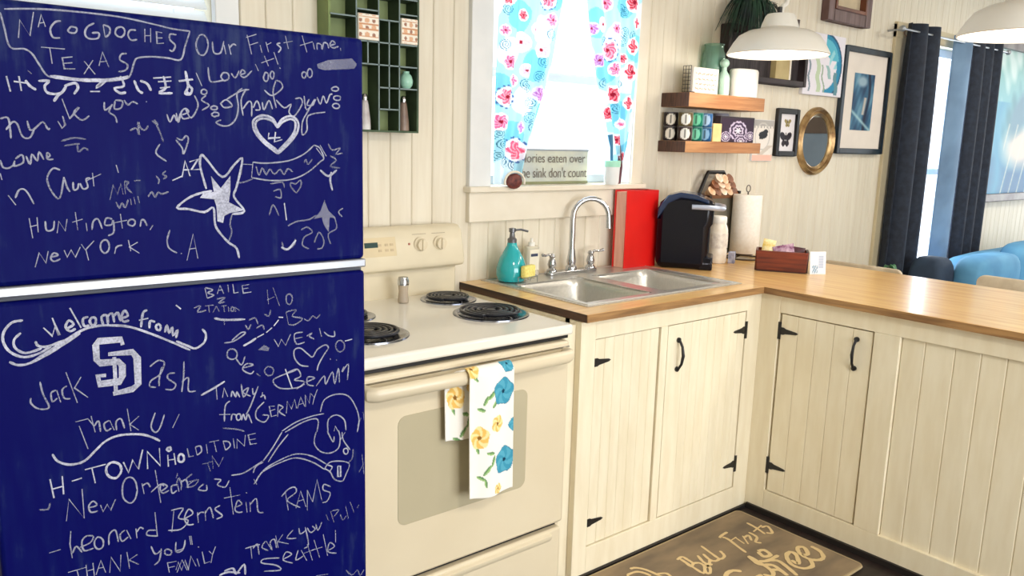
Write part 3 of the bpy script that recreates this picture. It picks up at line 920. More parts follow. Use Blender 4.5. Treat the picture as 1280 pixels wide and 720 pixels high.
pan_m = mat('drip_pan_chrome', (150, 154, 166), 0.18, 1.0, vary=(120, 124, 138), scale=4)
coil_m = mat('coil_black', (34, 36, 46), 0.35, 0.4, vary=(24, 26, 34))
for (bx, by, R) in ((1.563, 2.000, 0.110), (1.578, 2.262, 0.084), (1.098, 1.962, 0.100), (1.150, 2.205, 0.080)):
    pn = MB().lathe((bx, by, CT), [(R+0.014, 0.0), (R+0.013, 0.004), (R+0.002, 0.005), (R-0.006, 0.001), (0.02, 0.0005), (0.0, 0.0005)], 40, cap=False)
    p = pn.build('drip_pan', pan_m, rg)
    path = []; turns = 4.6; n = int(turns*26)
    for i in range(n):
        t = i/(n-1); a = t*turns*2*math.pi; r = 0.018+(R-0.008-0.018)*t; path.append((bx+r*math.cos(a), by+r*math.sin(a), CT+0.013))
    path += [(bx+R*0.9+0.0, by-0.0, CT+0.006)]
    MB().tube(path, 0.0052, 6).build('coil', coil_m, p)
    MB().lathe((bx, by, CT+0.010), [(0.0, 0.006), (0.014, 0.006), (0.016, 0.0), (0.0, 0.0)], 16).build('coil_cap', coil_m, p)
    sp = MB()
    for a in (0.5, 2.6, 4.7): sp.box(-0.001, 0.001, 0, 0, 0, 0) if False else sp.tube([(bx, by, CT+0.006), (bx+R*0.98*math.cos(a), by+R*0.98*math.sin(a), CT+0.006)], 0.0022, 5)
    sp.build('support', chrome, p)
# ---- glass shaker
sk = thing('shaker', 'small clear glass shaker with a metal cap on the cooktop behind the burners', 'shaker', (1.418, 2.30, CT))
MB().lathe((1.418, 2.30, CT), [(0.0, 0.001), (0.018, 0.001), (0.019, 0.008), (0.0155, 0.04), (0.018, 0.062), (0.018, 0.066)], 20, cap=False).build('jar', glass_mat('shaker_glass', (232, 222, 205), 0.05, 0.6), sk, solid=0.0015)
MB().lathe((1.418, 2.30, CT), [(0.0, 0.003), (0.014, 0.003), (0.012, 0.034), (0.0, 0.036)], 16).build('spice', mat('peppered_salt', (178, 138, 108), 0.8, vary=(220, 205, 190), scale=90), sk)
MB().lathe((1.418, 2.30, CT), [(0.0195, 0.062), (0.0195, 0.078), (0.016, 0.088), (0.0, 0.091)], 20).build('cap', chrome, sk)
# ---- towel on the oven handle
def towel_col(u, v):   # u across 0..1, v down 0..1 (front panel)
    x, z = u*0.155, v*0.36; c = (244, 240, 232)
    def fl(cx, cz, r, kind):
        nonlocal c
        dx, dz = x-cx, z-cz; d = math.hypot(dx, dz); a = math.atan2(dz, dx)
        rr = r*(1+0.07*math.cos(5*a+cx*60))
        if d < rr:
            k = d/rr; pet = math.sin(5*a+6*k+cz*40)
            if kind == 'b': c = (24, 60, 84) if k < 0.16 else ((66, 150, 178) if pet > 0.1 else (88, 168, 192)) if k < 0.92 else (70, 140, 168)
            else: c = (140, 96, 36) if k < 0.2 else ((236, 190, 100) if pet > 0 else (246, 222, 160))
    def leaf(cx, cz, a, l, w_):
        nonlocal c
        dx, dz = x-cx, z-cz; p = dx*math.cos(a)+dz*math.sin(a); q = -dx*math.sin(a)+dz*math.cos(a)
        if (p/(l*0.75))**2+(q/(w_*0.72))**2 < 1: c = (150, 188, 120) if q > 0 else (96, 138, 88)
    for (cx, cz, a, l, w_) in ((0.075, 0.085, -0.7, 0.022, 0.008), (0.055, 0.098, -1.0, 0.02, 0.007), (0.085, 0.11, 2.4, 0.018, 0.007), (0.04, 0.12, 0.3, 0.018, 0.007), (0.095, 0.075, 0.9, 0.018, 0.007),
                               (0.06, 0.285, -0.8, 0.024, 0.008), (0.08, 0.262, -1.2, 0.02, 0.007), (0.04, 0.305, 0.4, 0.02, 0.007), (0.055, 0.32, 1.4, 0.018, 0.006), (0.07, 0.24, 0.2, 0.018, 0.007), (0.02, 0.035, 0.8, 0.018, 0.006), (0.028, 0.225, 1.2, 0.02, 0.007)):
        leaf(cx, cz, a, l, w_)
    fl(0.118, 0.083, 0.036, 'b'); fl(0.125, 0.272, 0.036, 'b'); fl(0.135, 0.012, 0.022, 'b'); fl(0.158, 0.18, 0.018, 'b')
    fl(0.095, 0.165, 0.022, 'y'); fl(0.035, 0.195, 0.03, 'y'); fl(0.012, 0.01, 0.024, 'y'); fl(0.1, 0.345, 0.014, 'y')
    return c
tw = thing('dish_towel', 'white dish towel with blue and yellow flowers hanging from the oven handle', 'towel', (1.31, 1.69, 0.49))
XT0, XT1 = 1.236, 1.392
def front_fn(u, v):
    zt = 0.838; s = v*0.385
    x = XT0+(XT1-XT0)*u + 0.012*v*(1-u) + 0.010*(v-0.3)*u
    fold = 0.005*math.sin(u*9+0.6)*min(1, v*3)
    if s < 0.035:
        a = s/0.035*math.pi/2; return (x, 1.692-0.022*math.sin(a), 0.826+0.022*math.cos(a)-0.0)
    return (x, 1.670+fold+0.004*v, 0.826-(s-0.035)-0.010*math.sin(u*3)*v)
def back_fn(u, v):
    s = v*0.2
    x = XT0-0.052+(XT1-XT0-0.02)*u*0.9 + 0.006*v
    if s < 0.02: a = s/0.02*math.pi/2; return (x+0.045*(1-v*6) if v < 0.16 else x, 1.692+0.022*math.sin(a), 0.826+0.019*math.cos(a))
    return (x, 1.714+0.003*math.sin(u*11), 0.826-(s-0.02)-0.015*u)
MB().grid(front_fn, 70, 150, towel_col).build('front_fold', print_mat('towel_cloth', 0.9), tw, solid=0.003)
MB().grid(back_fn, 50, 60, lambda u, v: towel_col(u*0.8, 0.35+v*0.5)).build('back_fold', print_mat('towel_cloth', 0.9), tw, solid=0.003)
# ================================================================ base cabinets
FY = 1.774; FX = 2.735; CZ = 0.897
def strap_hinge(par, pos, dirx, axis, vertical=True):
    """black hinge: pin plate on the frame and a pointed strap lying on the door"""
    mb = MB(); x, y, z = pos
    strap = [(0.0, -0.014), (0.012, -0.014), (0.02, -0.010), (0.066, -0.0045), (0.074, 0.0), (0.066, 0.0045), (0.02, 0.010), (0.012, 0.014), (0.0, 0.014)]
    if axis == 'x':
        mb.prism([(x+dirx*a, z+b) for a, b in strap], 'y', y-0.003, y)
        if vertical: mb.box(min(x, x-dirx*0.012), max(x, x-dirx*0.012), y-0.004, y, z-0.034, z+0.034)
    else:
        mb.prism([(y+dirx*a, z+b) for a, b in strap], 'x', x-0.003, x)
        if vertical: mb.box(x-0.004, x, min(y, y-dirx*0.012), max(y, y-dirx*0.012), z-0.034, z+0.034)
    mb.build('hinge', black_iron, par, label='black iron strap hinge')
def pull(par, p0, p1, out):
    a, b = Vector(p0), Vector(p1); o = Vector(out); path = []
    for t, k in ((0, 0.2), (0.06, 0.5), (0.2, 0.9), (0.5, 1.15), (0.8, 0.9), (0.94, 0.5), (1, 0.2)): path.append(a.lerp(b, t)+o*k)
    mb = MB().tube(path, [0.0065, 0.005, 0.0048, 0.0062, 0.0048, 0.005, 0.0065], 8)
    for p in (a, b): mb.tube([p, p+o*0.3], 0.0095, 10)
    mb.build('handle', black_iron, par, label='black iron arched pull')
def boards(par, a0, a1, z0, z1, d0, d1, axis, n, groove=0.0022, widths=None):
    cut = [a0+(a1-a0)*k/n for k in range(n+1)] if not widths else widths
    for u, v in zip(cut, cut[1:]):
        g = groove; lo, hi = d0, d1
        poly = [(u+0.0003, hi), (u+0.0003, lo+g), (u+g, lo), (v-g, lo), (v-0.0003, lo+g), (v-0.0003, hi)]
        if axis == 'x': MB().prism(poly, 'z', z0, z1).build('plank', cab_m, par, smooth=False)
        else: MB().prism([(b, a) for a, b in poly], 'z', z0, z1).build('plank', cab_m, par, smooth=False)
ca = thing('sink_cabinet', 'cream beadboard base cabinet with two doors under the sink', 'cabinet', (2.25, 2.0, 0))
MB().box(1.752, 2.735, 1.80, 2.43, 0.0, 0.70).build('carcass', cab_m, ca)
MB().box(1.752, 1.80, 1.80, 2.43, 0.70, 0.897).build('end_panel', cab_m, ca)
MB().box(1.705, 1.752, 1.80, 2.43, 0.0, 0.885).build('filler_panel', cab_m, ca, bevel=0.002)
MB().box(1.752, 1.818, FY, 1.80, 0.0, CZ).build('stile', cab_m, ca, bevel=0.002)
MB().box(2.142, 2.178, FY, 1.80, 0.105, 0.832).build('stile', cab_m, ca, bevel=0.002)
MB().box(2.646, 2.735, FY, 1.80, 0.0, CZ).build('stile', cab_m, ca, bevel=0.002)
MB().box(1.818, 2.646, FY, 1.80, 0.832, CZ).build('top_rail', cab_m, ca, bevel=0.002)
MB().box(1.818, 2.646, FY, 1.80, 0.0, 0.105).build('bottom_rail', cab_m, ca, bevel=0.002)
MB().box(1.752, 2.735, 1.83, 1.85, 0.7, CZ).build('front_board', cab_m, ca)
d1 = MB().box(1.824, 2.138, 1.789, 1.798, 0.108, 0.829).build('door', cab_m, ca)
boards(d1, 1.824, 2.138, 0.108, 0.829, 1.781, 1.789, 'x', 7)
strap_hinge(d1, (1.824, 1.781, 0.752), 1, 'x', False); strap_hinge(d1, (1.824, 1.781, 0.19), 1, 'x', False)
d2 = MB().box(2.182, 2.642, 1.785, 1.798, 0.108, 0.829).build('door', cab_m, ca)
boards(d2, 2.27, 2.642, 0.108, 0.829, 1.777, 1.785, 'x', 8)
MB().box(2.183, 2.2695, 1.776, 1.785, 0.108, 0.829).build('handle_stile', cab_m, d2, bevel=0.0015)
strap_hinge(d2, (2.642, 1.777, 0.756), -1, 'x'); strap_hinge(d2, (2.642, 1.777, 0.205), -1, 'x')
pull(d2, (2.238, 1.776, 0.665), (2.238, 1.776, 0.772), (0, -0.024, 0))
pc = thing('peninsula_cabinet', 'cream plank-panelled peninsula cabinet with one narrow door', 'cabinet', (3.1, 1.0, 0))
PY0 = -0.1
MB().box(FX+0.026, 3.48, PY0, 2.43, 0.0, CZ).build('carcass', cab_m, pc)
MB().box(FX, FX+0.026, 1.690, 1.80, 0.0, CZ).build('stile', cab_m, pc, bevel=0.002)
MB().box(FX, FX+0.026, 1.222, 1.314, 0.1, 0.83).build('stile', cab_m, pc, bevel=0.002)
MB().box(FX, FX+0.026, PY0, 1.690, 0.83, CZ).build('top_rail', cab_m, pc, bevel=0.002)
MB().box(FX, FX+0.026, PY0, 1.690, 0.0, 0.1).build('bottom_rail', cab_m, pc, bevel=0.002)
MB().box(FX, FX+0.026, PY0, 0.42, 0.1, 0.83).build('stile', cab_m, pc, bevel=0.002)
d3 = MB().box(FX+0.014, FX+0.025, 1.320, 1.682, 0.104, 0.826).build('door', cab_m, pc)
boards(d3, 1.320, 1.682, 0.104, 0.826, FX+0.004, FX+0.014, 'y', 5)
strap_hinge(d3, (FX+0.004, 1.680, 0.760), -1, 'y'); strap_hinge(d3, (FX+0.004, 1.680, 0.208), -1, 'y')
pull(d3, (FX+0.004, 1.375, 0.683), (FX+0.004, 1.375, 0.790), (-0.024, 0, 0))
pn = MB().box(FX+0.020, FX+0.0258, 0.42, 1.222, 0.1, 0.83).build('side_panel', cab_m, pc)
boards(pn, 0.42, 1.222, 0.1, 0.83, FX+0.012, FX+0.020, 'y', 9, groove=0.003, widths=[0.421, 0.50, 0.60, 0.70, 0.80, 0.892, 0.968, 1.048, 1.143, 1.221])
MB().box(FX-0.012, FX, PY0, FY-0.012, 0.0, 0.022).build('toe_strip', mat('toe_black', (22, 15, 14), 0.6), pc)
MB().box(1.752, FX, FY-0.012, FY, 0.0, 0.012).build('toe_strip', mat('toe_black', (0, 0, 0)), ca)
# ================================================================ counter
ZT = 0.925; ZB = 0.899
ct = thing('butcher_block_counter', 'L-shaped orange-brown butcher block counter on the cream cabinets', 'countertop', (2.6, 2.0, ZB))
SX0, SX1, SY0, SY1 = 1.855, 2.665, 1.855, 2.395
mb = MB().box(1.752, 2.71, 1.752, SY0, ZB, ZT).box(1.752, SX0, SY0, SY1, ZB, ZT).box(SX1, 2.71, SY0, SY1, ZB, ZT).box(1.752, 2.71, SY1, 2.438, ZB, ZT)
mb.build('sink_run_slab', counter_x, ct, smooth=False)
MB().box(2.7102, 3.53, PY0, 2.438, ZB, ZT).build('peninsula_slab', counter_y, ct, bevel=0.002)
MB().box(1.7505, 1.7519, 1.752, 2.438, ZB, ZT-0.0005).build('end_edge', edge_m, ct, smooth=False, label='dark raw cut end next to the range')
MB().box(1.752, 2.7115, 1.7495, 1.7519, ZB, ZT-0.001).build('front_edge', wood('front_edge_wood', (176, 134, 84), (128, 92, 56), 'x', 0.5, 5), ct, smooth=False)
MB().box(2.7085, 2.7101, PY0, 1.7495, ZB, ZT-0.001).build('front_edge', wood('front_edge_wood_b', (176, 134, 84), (128, 92, 56), 'y', 0.5, 5), ct, smooth=False)
# ---- sink
sk = thing('double_sink', 'stainless steel double bowl sink set in the counter below the window', 'sink', (2.26, 2.12, ZT))
def bowl(cx, cy, hx, hy, depth):
    mb = MB(); n = 32; vs = []; prof = [(1.0, 0.003), (0.97, -0.004), (0.93, -0.03), (0.89, -depth*0.8), (0.80, -depth*0.97), (0.4, -depth), (0.10, -depth-0.004)]
    for s_, h in prof:
        for k in range(n):
            a = 2*math.pi*k/n; c_, s2 = math.cos(a), math.sin(a); e = 0.32
            vs.append((cx+hx*s_*math.copysign(abs(c_)**e, c_), cy+hy*s_*math.copysign(abs(s2)**e, s2), ZT+h))
    fs = [(i*n+k, i*n+(k+1) % n, (i+1)*n+(k+1) % n, (i+1)*n+k) for i in range(len(prof)-1) for k in range(n)]
    return mb._add(vs, fs)
bx = ((2.048, 0.180), (2.452, 0.180)); BY, HY = 2.080, 0.205
rim = MB(); X = [1.835, 2.685]; Y = [1.835, 2.415]
rim.box(X[0], X[1], Y[0], BY-HY+0.012, ZT, ZT+0.0035).box(X[0], X[1], BY+HY-0.012, Y[1], ZT, ZT+0.0035)
rim.box(X[0], bx[0][0]-0.168, BY-HY+0.012, BY+HY-0.012, ZT, ZT+0.0035).box(bx[0][0]+0.168, bx[1][0]-0.168, BY-HY+0.012, BY+HY-0.012, ZT, ZT+0.0035).box(bx[1][0]+0.168, X[1], BY-HY+0.012, BY+HY-0.012, ZT, ZT+0.0035)
rim.build('rim', steel, sk, smooth=False)
rr = MB().tube([(X[0]+0.012, Y[0]+0.012, ZT+0.004), (X[1]-0.012, Y[0]+0.012, ZT+0.004), (X[1]-0.012, Y[1]-0.012, ZT+0.004), (X[0]+0.012, Y[1]-0.012, ZT+0.004)], 0.003, 6, closed=True)
rr.build('rim_bead', steel, sk)
for cx, hx in bx:
    b_ = bowl(cx, BY, hx, HY, 0.17).build('bowl', steel, sk, nofix=True)
    MB().lathe((cx, BY, ZT-0.173), [(0.0, 0.003), (0.02, 0.002), (0.04, 0.004), (0.042, 0.0), (0.03, -0.004)], 20, cap=False).build('drain', chrome, b_)
# ---- faucet
FYY = 2.368; FXX = 2.262
fa = thing('faucet', 'chrome gooseneck kitchen faucet with two lever handles behind the sink', 'faucet', (FXX, FYY, ZT))
MB().prism(rrect(2.125, 2.40, FYY-0.024, FYY+0.024, 0.022), 'z', ZT+0.0035, ZT+0.016).build('base_plate', chrome, fa, bevel=0.003)
path = [(FXX, FYY, ZT+0.09), (FXX, FYY, ZT+0.17), (FXX, FYY, ZT+0.225)]
for k in range(1, 12):
    a = math.pi*k/11*1.02; path.append((FXX+0.068-0.068*math.cos(a), FYY-0.034+0.034*math.cos(a), ZT+0.232+0.075*math.sin(a)))
path.append((path[-1][0]+0.002, path[-1][1]-0.002, path[-1][2]-0.04))
MB().tube(path, [0.0115]*4+[0.0105]*(len(path)-5)+[0.012], 14).build('spout', chrome, fa)
MB().lathe((FXX, FYY, ZT+0.016), [(0.024, 0), (0.023, 0.012), (0.0165, 0.02), (0.020, 0.035), (0.0155, 0.06), (0.013, 0.085), (0.0, 0.086)], 20).build('spout_base', chrome, fa)
for hx, s_ in ((2.155, -1), (2.372, 1)):
    h = MB().lathe((hx, FYY, ZT+0.012), [(0.022, 0), (0.021, 0.01), (0.013, 0.018), (0.018, 0.032), (0.014, 0.05), (0.010, 0.058), (0.013, 0.066), (0.009, 0.076), (0.0, 0.078)], 18).build('handle', chrome, fa)
    MB().tube([(hx, FYY, ZT+0.078), (hx+s_*0.02, FYY-0.004, ZT+0.087), (hx+s_*0.042, FYY-0.008, ZT+0.084), (hx+s_*0.062, FYY-0.012, ZT+0.089)], [0.007, 0.005, 0.0045, 0.007], 10).build('lever', chrome, h)
# ---- soap pump, sponge, clear bottle
SPX, SPY = 1.918, 2.335
so = thing('soap_dispenser', 'teardrop teal glass soap pump bottle at the left end of the sink', 'soap dispenser', (SPX, SPY, ZT))
MB().lathe((SPX, SPY, ZT), [(0.0, 0.004), (0.03, 0.002), (0.050, 0.008), (0.059, 0.03), (0.058, 0.056), (0.047, 0.090), (0.031, 0.120), (0.020, 0.140), (0.018, 0.152), (0.0, 0.150)], 28).build('bottle', mat('teal_glass', (34, 178, 182), 0.12, vary=(30, 165, 172), coat=0.6), so)
pm = MB().lathe((SPX, SPY, ZT), [(0.017, 0.150), (0.018, 0.165), (0.011, 0.172), (0.009, 0.190), (0.013, 0.192), (0.013, 0.206), (0.0, 0.208)], 18)
pm.tube([(SPX, SPY, ZT+0.198), (SPX+0.03, SPY-0.014, ZT+0.201), (SPX+0.056, SPY-0.026, ZT+0.194)], 0.0042, 8)
pm.build('pump', mat('pewter', (120, 122, 126), 0.35, 0.8), so)
sg = MB(rotz(1.945, 2.268, 0.3, ZT)).box(-0.036, 0.036, -0.012, 0.012, 0.024, 0.072)
sgo = tag(recenter(sg.build('sponge', mat('sponge_yellow', (244, 232, 142), 0.95, vary=(232, 212, 110), scale=120, bump=0.8), bevel=0.006)), 'pale yellow sponge in a wire holder in front of the teal soap pump', 'sponge')
hd = thing('sponge_holder', 'thin clear wire holder under the yellow sponge at the sink edge', 'holder', (1.945, 2.268, ZT))
hm = MB(rotz(1.945, 2.268, 0.3, ZT)); hm.tube([(-0.042, -0.016, 0.03), (0.042, -0.016, 0.03), (0.042, 0.016, 0.03), (-0.042, 0.016, 0.03)], 0.0015, 6, closed=True)
for q in (-0.042, 0.042):
    for r_ in (-0.016, 0.016): hm.tube([(q, r_, 0.0045), (q, r_, 0.03)], 0.0015, 6)
for q in (-0.02, 0.0, 0.02): hm.tube([(q, -0.016, 0.022), (q, 0.016, 0.022)], 0.0013, 6)
hm.build('wire_frame', chrome, hd)
bo = thing('hand_soap_bottle', 'small clear plastic soap bottle with a dark label mark behind the sponge', 'bottle', (2.058, 2.385, ZT))
MB().prism([(p[0], p[1]) for p in rrect(2.026, 2.090, 2.366, 2.404, 0.014)], 'z', ZT+0.004, ZT+0.125).build('bottle', glass_mat('clear_plastic', (238, 232, 216), 0.1, 0.45), bo, bevel=0.004)
MB().box(2.034, 2.082, 2.3645, 2.3655, ZT+0.03, ZT+0.112).build('label', mat('label_pale', (236, 228, 206), 0.6), bo)
MB().box(2.040, 2.075, 2.3635, 2.3645, ZT+0.085, ZT+0.096).build('label_mark', mat('label_navy', (52, 60, 86), 0.6), bo)
MB().lathe((2.058, 2.385, ZT+0.125), [(0.014, 0), (0.014, 0.014), (0.006, 0.016), (0.006, 0.03), (0.0, 0.031)], 14).build('cap', mat('white_plastic', (238, 234, 226), 0.4), bo)
# ---- red book
bk = thing('red_book', 'tall bright red book standing upright against the wall left of the coffee maker', 'book', (2.66, 2.37, ZT))
MB().box(2.535, 2.738, 2.330, 2.334, ZT, ZT+0.335).box(2.535, 2.738, 2.396, 2.400, ZT, ZT+0.335).box(2.734, 2.738, 2.334, 2.396, ZT, ZT+0.335).build('cover', mat('red_cover', (222, 26, 22), 0.35, vary=(206, 18, 16), scale=4), bk, bevel=0.001)
MB().box(2.541, 2.733, 2.335, 2.395, ZT+0.004, ZT+0.328).build('pages', mat('page_edges', (250, 196, 176), 0.8, vary=(238, 176, 154), scale=200, stretch=(1, 1, 0.05)), bk)
# ---- coffee maker (side towards the camera, lever and drip tray pointing to the right)
A = Vector((2.842, 2.10)); ang = math.radians(36)
Mc = Matrix.Translation((A.x, A.y, ZT)) @ Matrix.Rotation(ang, 4, 'Z')     # local: x = width, y = depth, front-left base corner at the origin
cm = thing('coffee_maker', 'glossy black single-cup coffee maker with a silver lever beside the red book', 'coffee maker', (2.86, 2.25, ZT))
cof = mat('black_gloss_plastic', (8, 9, 24), 0.22, spec=0.3, vary=(5, 6, 18), scale=2)
Wc = 0.165
body = [(0.022, 0.0), (0.240, 0.0), (0.246, 0.05), (0.246, 0.24), (0.236, 0.285), (0.205, 0.312), (0.15, 0.326), (0.08, 0.320), (0.02, 0.300), (0.006, 0.28), (0.010, 0.20), (0.022, 0.18)]
MB(Mc).prism(body, 'x', 0.0, Wc).build('housing', cof, cm, bevel=0.026)
MB(Mc).prism([(0.0, 0.0), (0.06, 0.0), (0.06, 0.062), (0.0, 0.055)], 'x', 0.004, Wc-0.004).build('drip_tray', cof, cm, bevel=0.006)
MB(Mc).prism([(0.019, 0.07), (0.05, 0.07), (0.05, 0.175), (0.019, 0.175)], 'x', 0.02, Wc-0.02).build('brew_recess', mat('matte_black', (14, 14, 20), 0.5), cm)
MB(Mc).prism([(0.244, 0.262), (0.205, 0.316), (0.15, 0.331), (0.08, 0.323), (0.03, 0.302), (0.03, 0.285), (0.08, 0.300), (0.15, 0.308), (0.2, 0.282), (0.23, 0.235), (0.246, 0.21)], 'x', -0.004, Wc+0.004).build('lid', mat('blue_black_gloss', (22, 50, 88), 0.22, vary=(14, 34, 66), scale=2, coat=0.3), cm, bevel=0.006)
sl = mat('silver_plastic', (196, 204, 224), 0.28, 0.5)
lv = MB(Mc); lv.tube([(-0.010, 0.10, 0.272), (-0.010, 0.04, 0.272), (-0.006, -0.012, 0.270), (0.02, -0.03, 0.268), (Wc-0.02, -0.03, 0.268), (Wc+0.006, -0.012, 0.270), (Wc+0.010, 0.04, 0.272), (Wc+0.010, 0.10, 0.272)], 0.0115, 12, ry=0.011)
lv.build('lever', sl, cm)
tx = MB(Mc)
for k in range(9): tx.box(0.0030, 0.0040, 0.012+k*0.006, 0.012+k*0.006+(0.004 if k % 3 else 0.002), 0.026, 0.032)
tx.build('base_print', mat('print_grey', (120, 124, 140), 0.5), cm, smooth=False, kind='stuff')
# ---- white creamer bottle
cb = thing('creamer_bottle', 'white plastic creamer bottle with small print between coffee maker and paper towels', 'bottle', (3.068, 2.245, ZT))
MB().lathe((3.068, 2.245, ZT), [(0.0, 0.0), (0.040, 0.001), (0.044, 0.008), (0.044, 0.055), (0.041, 0.075), (0.043, 0.10), (0.043, 0.15), (0.040, 0.165), (0.034, 0.178), (0.033, 0.185), (0.0, 0.185)], 26).build('bottle', mat('creamer_white', (240, 232, 218), 0.35, vary=(226, 214, 196), scale=30), cb)
MB().lathe((3.068, 2.245, ZT+0.185), [(0.034, 0.0), (0.035, 0.004), (0.035, 0.026), (0.030, 0.032), (0.0, 0.034)], 24).build('cap', mat('cap_white', (244, 240, 232), 0.4), cb)
MB(rotz(3.068, 2.245, 0.0, ZT)).lathe((0, 0, 0), [(0.0448, 0.072), (0.0448, 0.14)], 26, cap=False).build('label', mat('label_print', (238, 230, 216), 0.5, vary=(212, 200, 188), scale=60), cb)
# small blue box
tag(recenter(MB(rotz(3.128, 2.205, 0.5, ZT)).box(-0.022, 0.022, -0.014, 0.014, 0, 0.052).build('tea_box', mat('blue_card', (92, 100, 150), 0.6, vary=(200, 204, 226), scale=24), bevel=0.001)), 'small blue and white box at the foot of the creamer bottle', 'box')
# ---- lantern shaped organiser behind
lo = thing('coffee_pod_caddy', 'brown and cream arched caddy with black handle standing behind the coffee maker', 'caddy', (3.19, 2.38, ZT))
MB().box(3.10, 3.115, 2.33, 2.345, ZT, 1.225).box(3.325, 3.34, 2.33, 2.345, ZT, 1.245).box(3.10, 3.115, 2.415, 2.43, ZT, 1.225).box(3.325, 3.34, 2.415, 2.43, ZT, 1.245).build('posts', black_iron, lo)
MB().box(3.115, 3.325, 2.340, 2.346, ZT+0.02, 1.215).build('front_panel', mat('galvanised', (150, 146, 132), 0.4, 0.6, vary=(124, 120, 108), scale=10), lo)
MB().box(3.10, 3.34, 2.335, 2.43, 1.212, 1.228).build('tray', mat('caddy_wood', (120, 78, 48), 0.5, vary=(86, 52, 34)), lo)
hp = [(3.09, 1.235), (3.135, 1.318), (3.145, 1.332), (3.265, 1.332), (3.275, 1.318), (3.335, 1.235)]
MB().tube([(a, 2.385, b) for a, b in hp], 0.009, 8).build('handle', black_iron, lo)
pods = MB()
random.seed(3)
podm = [mat('pod_cream', (236, 204, 170), 0.5, vary=(206, 160, 118), scale=40), mat('pod_brown', (150, 96, 60), 0.5, vary=(110, 64, 40), scale=40), mat('pod_white', (240, 230, 216), 0.5, vary=(220, 190, 160), scale=30)]
for r_, row in enumerate(((3.13, 3.175, 3.22, 3.265, 3.305), (3.155, 3.20, 3.245, 3.285), (3.18, 3.222, 3.262))):
    for q, px in enumerate(row):
        z = 1.230+r_*0.030
        p = MB(Matrix.Translation((px, 2.37, z)) @ Matrix.Rotation(0.9+0.3*random.random(), 4, 'X')).lathe((0, 0, 0), [(0.0, 0.0), (0.016, 0.0), (0.022, 0.030), (0.024, 0.032), (0.0, 0.034)], 14)
        o = tag(recenter(p.build('coffee_pod', podm[(q+r_) % 3])), 'coffee pod heaped in the arched caddy behind the coffee maker', 'coffee pod', 'coffee pods in the caddy')
# ---- paper towel roll
TX, TY = 3.312, 2.27
pt = thing('paper_towel_roll', 'white paper towel roll standing on a wire holder right of the caddy', 'paper towel', (TX, TY, ZT))
MB().lathe((TX, TY, ZT), [(0.022, 0.028), (0.066, 0.028), (0.068, 0.032), (0.068, 0.302), (0.066, 0.306), (0.022, 0.306)], 36).build('roll', mat('paper_white', (240, 236, 228), 0.95, vary=(234, 228, 218), scale=80), pt)
th = thing('paper_towel_stand', 'dark wire stand with a loop on top carrying the paper towel roll', 'stand', (TX, TY, ZT))
MB().tube([(TX+0.085*math.cos(2*math.pi*k/24), TY+0.085*math.sin(2*math.pi*k/24), ZT+0.004) for k in range(24)], 0.004, 6, closed=True).tube([(TX-0.085, TY, ZT+0.004), (TX, TY, ZT+0.022), (TX+0.085, TY, ZT+0.004)], 0.003, 6).lathe((TX, TY, ZT), [(0.045, 0.020), (0.045, 0.026)], 18).build('base', mat('stand_metal', (92, 82, 72), 0.4, 0.7), th)
MB().tube([(TX, TY, ZT+0.02), (TX, TY, ZT+0.32)], 0.0035, 8).tube([(TX+0.016*math.cos(a), TY, ZT+0.335+0.016*math.sin(a)) for a in [2*math.pi*k/14 for k in range(14)]], 0.0025, 6, closed=True).build('rod', mat('stand_metal', (0, 0, 0)), th)
MB().tube([(TX-0.135, TY-0.06, ZT+0.085), (TX-0.06, TY-0.10, ZT+0.02), (TX-0.01, TY-0.12, ZT+0.006)], 0.003, 6).tube([(TX-0.17, TY-0.05, ZT+0.006), (TX-0.01, TY-0.12, ZT+0.006)], 0.003, 6).tube([(TX-0.135, TY-0.06, ZT+0.085), (TX-0.17, TY-0.05, ZT+0.006)], 0.003, 6)
# ---- wooden snack bin
c0 = Vector((3.030, 2.010)); c1 = Vector((3.145, 1.832)); dv = (c1-c0); Lb = dv.length; ab = math.atan2(dv.y, dv.x)
Mb = Matrix.Translation((c0.x, c0.y, ZT)) @ Matrix.Rotation(ab, 4, 'Z')   # local x along the long face, y away from the camera
bn = thing('wooden_bin', 'dark reddish wooden snack bin on the peninsula counter', 'bin', (3.12, 1.95, ZT))
bw = mat('mahogany', (128, 52, 26), 0.4, vary=(84, 30, 18), scale=6, stretch=(1, 1, 12))
bwd = mat('mahogany_dark', (58, 26, 20), 0.5)
def tray(pts_bot, pts_top, h0, h1): return None
sid = [(0.0, 0.0), (Lb, 0.0), (Lb+0.012, 0.098), (-0.012, 0.098)]
MB(Mb).prism([(0.004, 0.002), (Lb-0.004, 0.002), (Lb+0.002, 0.09), (-0.004, 0.09)], 'y', 0.0, 0.010).build('front_panel', bw, bn, bevel=0.003)
MB(Mb).prism([(0.004, 0.002), (Lb-0.004, 0.002), (Lb+0.002, 0.09), (-0.004, 0.09)], 'y', 0.12, 0.130).build('back_panel', bw, bn, bevel=0.003)
MB(Mb).box(-0.004, 0.006, 0.010, 0.12, 0.002, 0.09).build('end_panel', bw, bn, bevel=0.002); MB(Mb).box(Lb-0.006, Lb+0.004, 0.010, 0.12, 0.002, 0.092).build('end_panel', bwd, bn, bevel=0.002)
MB(Mb).box(0.004, Lb-0.004, 0.0, 0.13, 0.0, 0.008).build('bottom', bwd, bn)
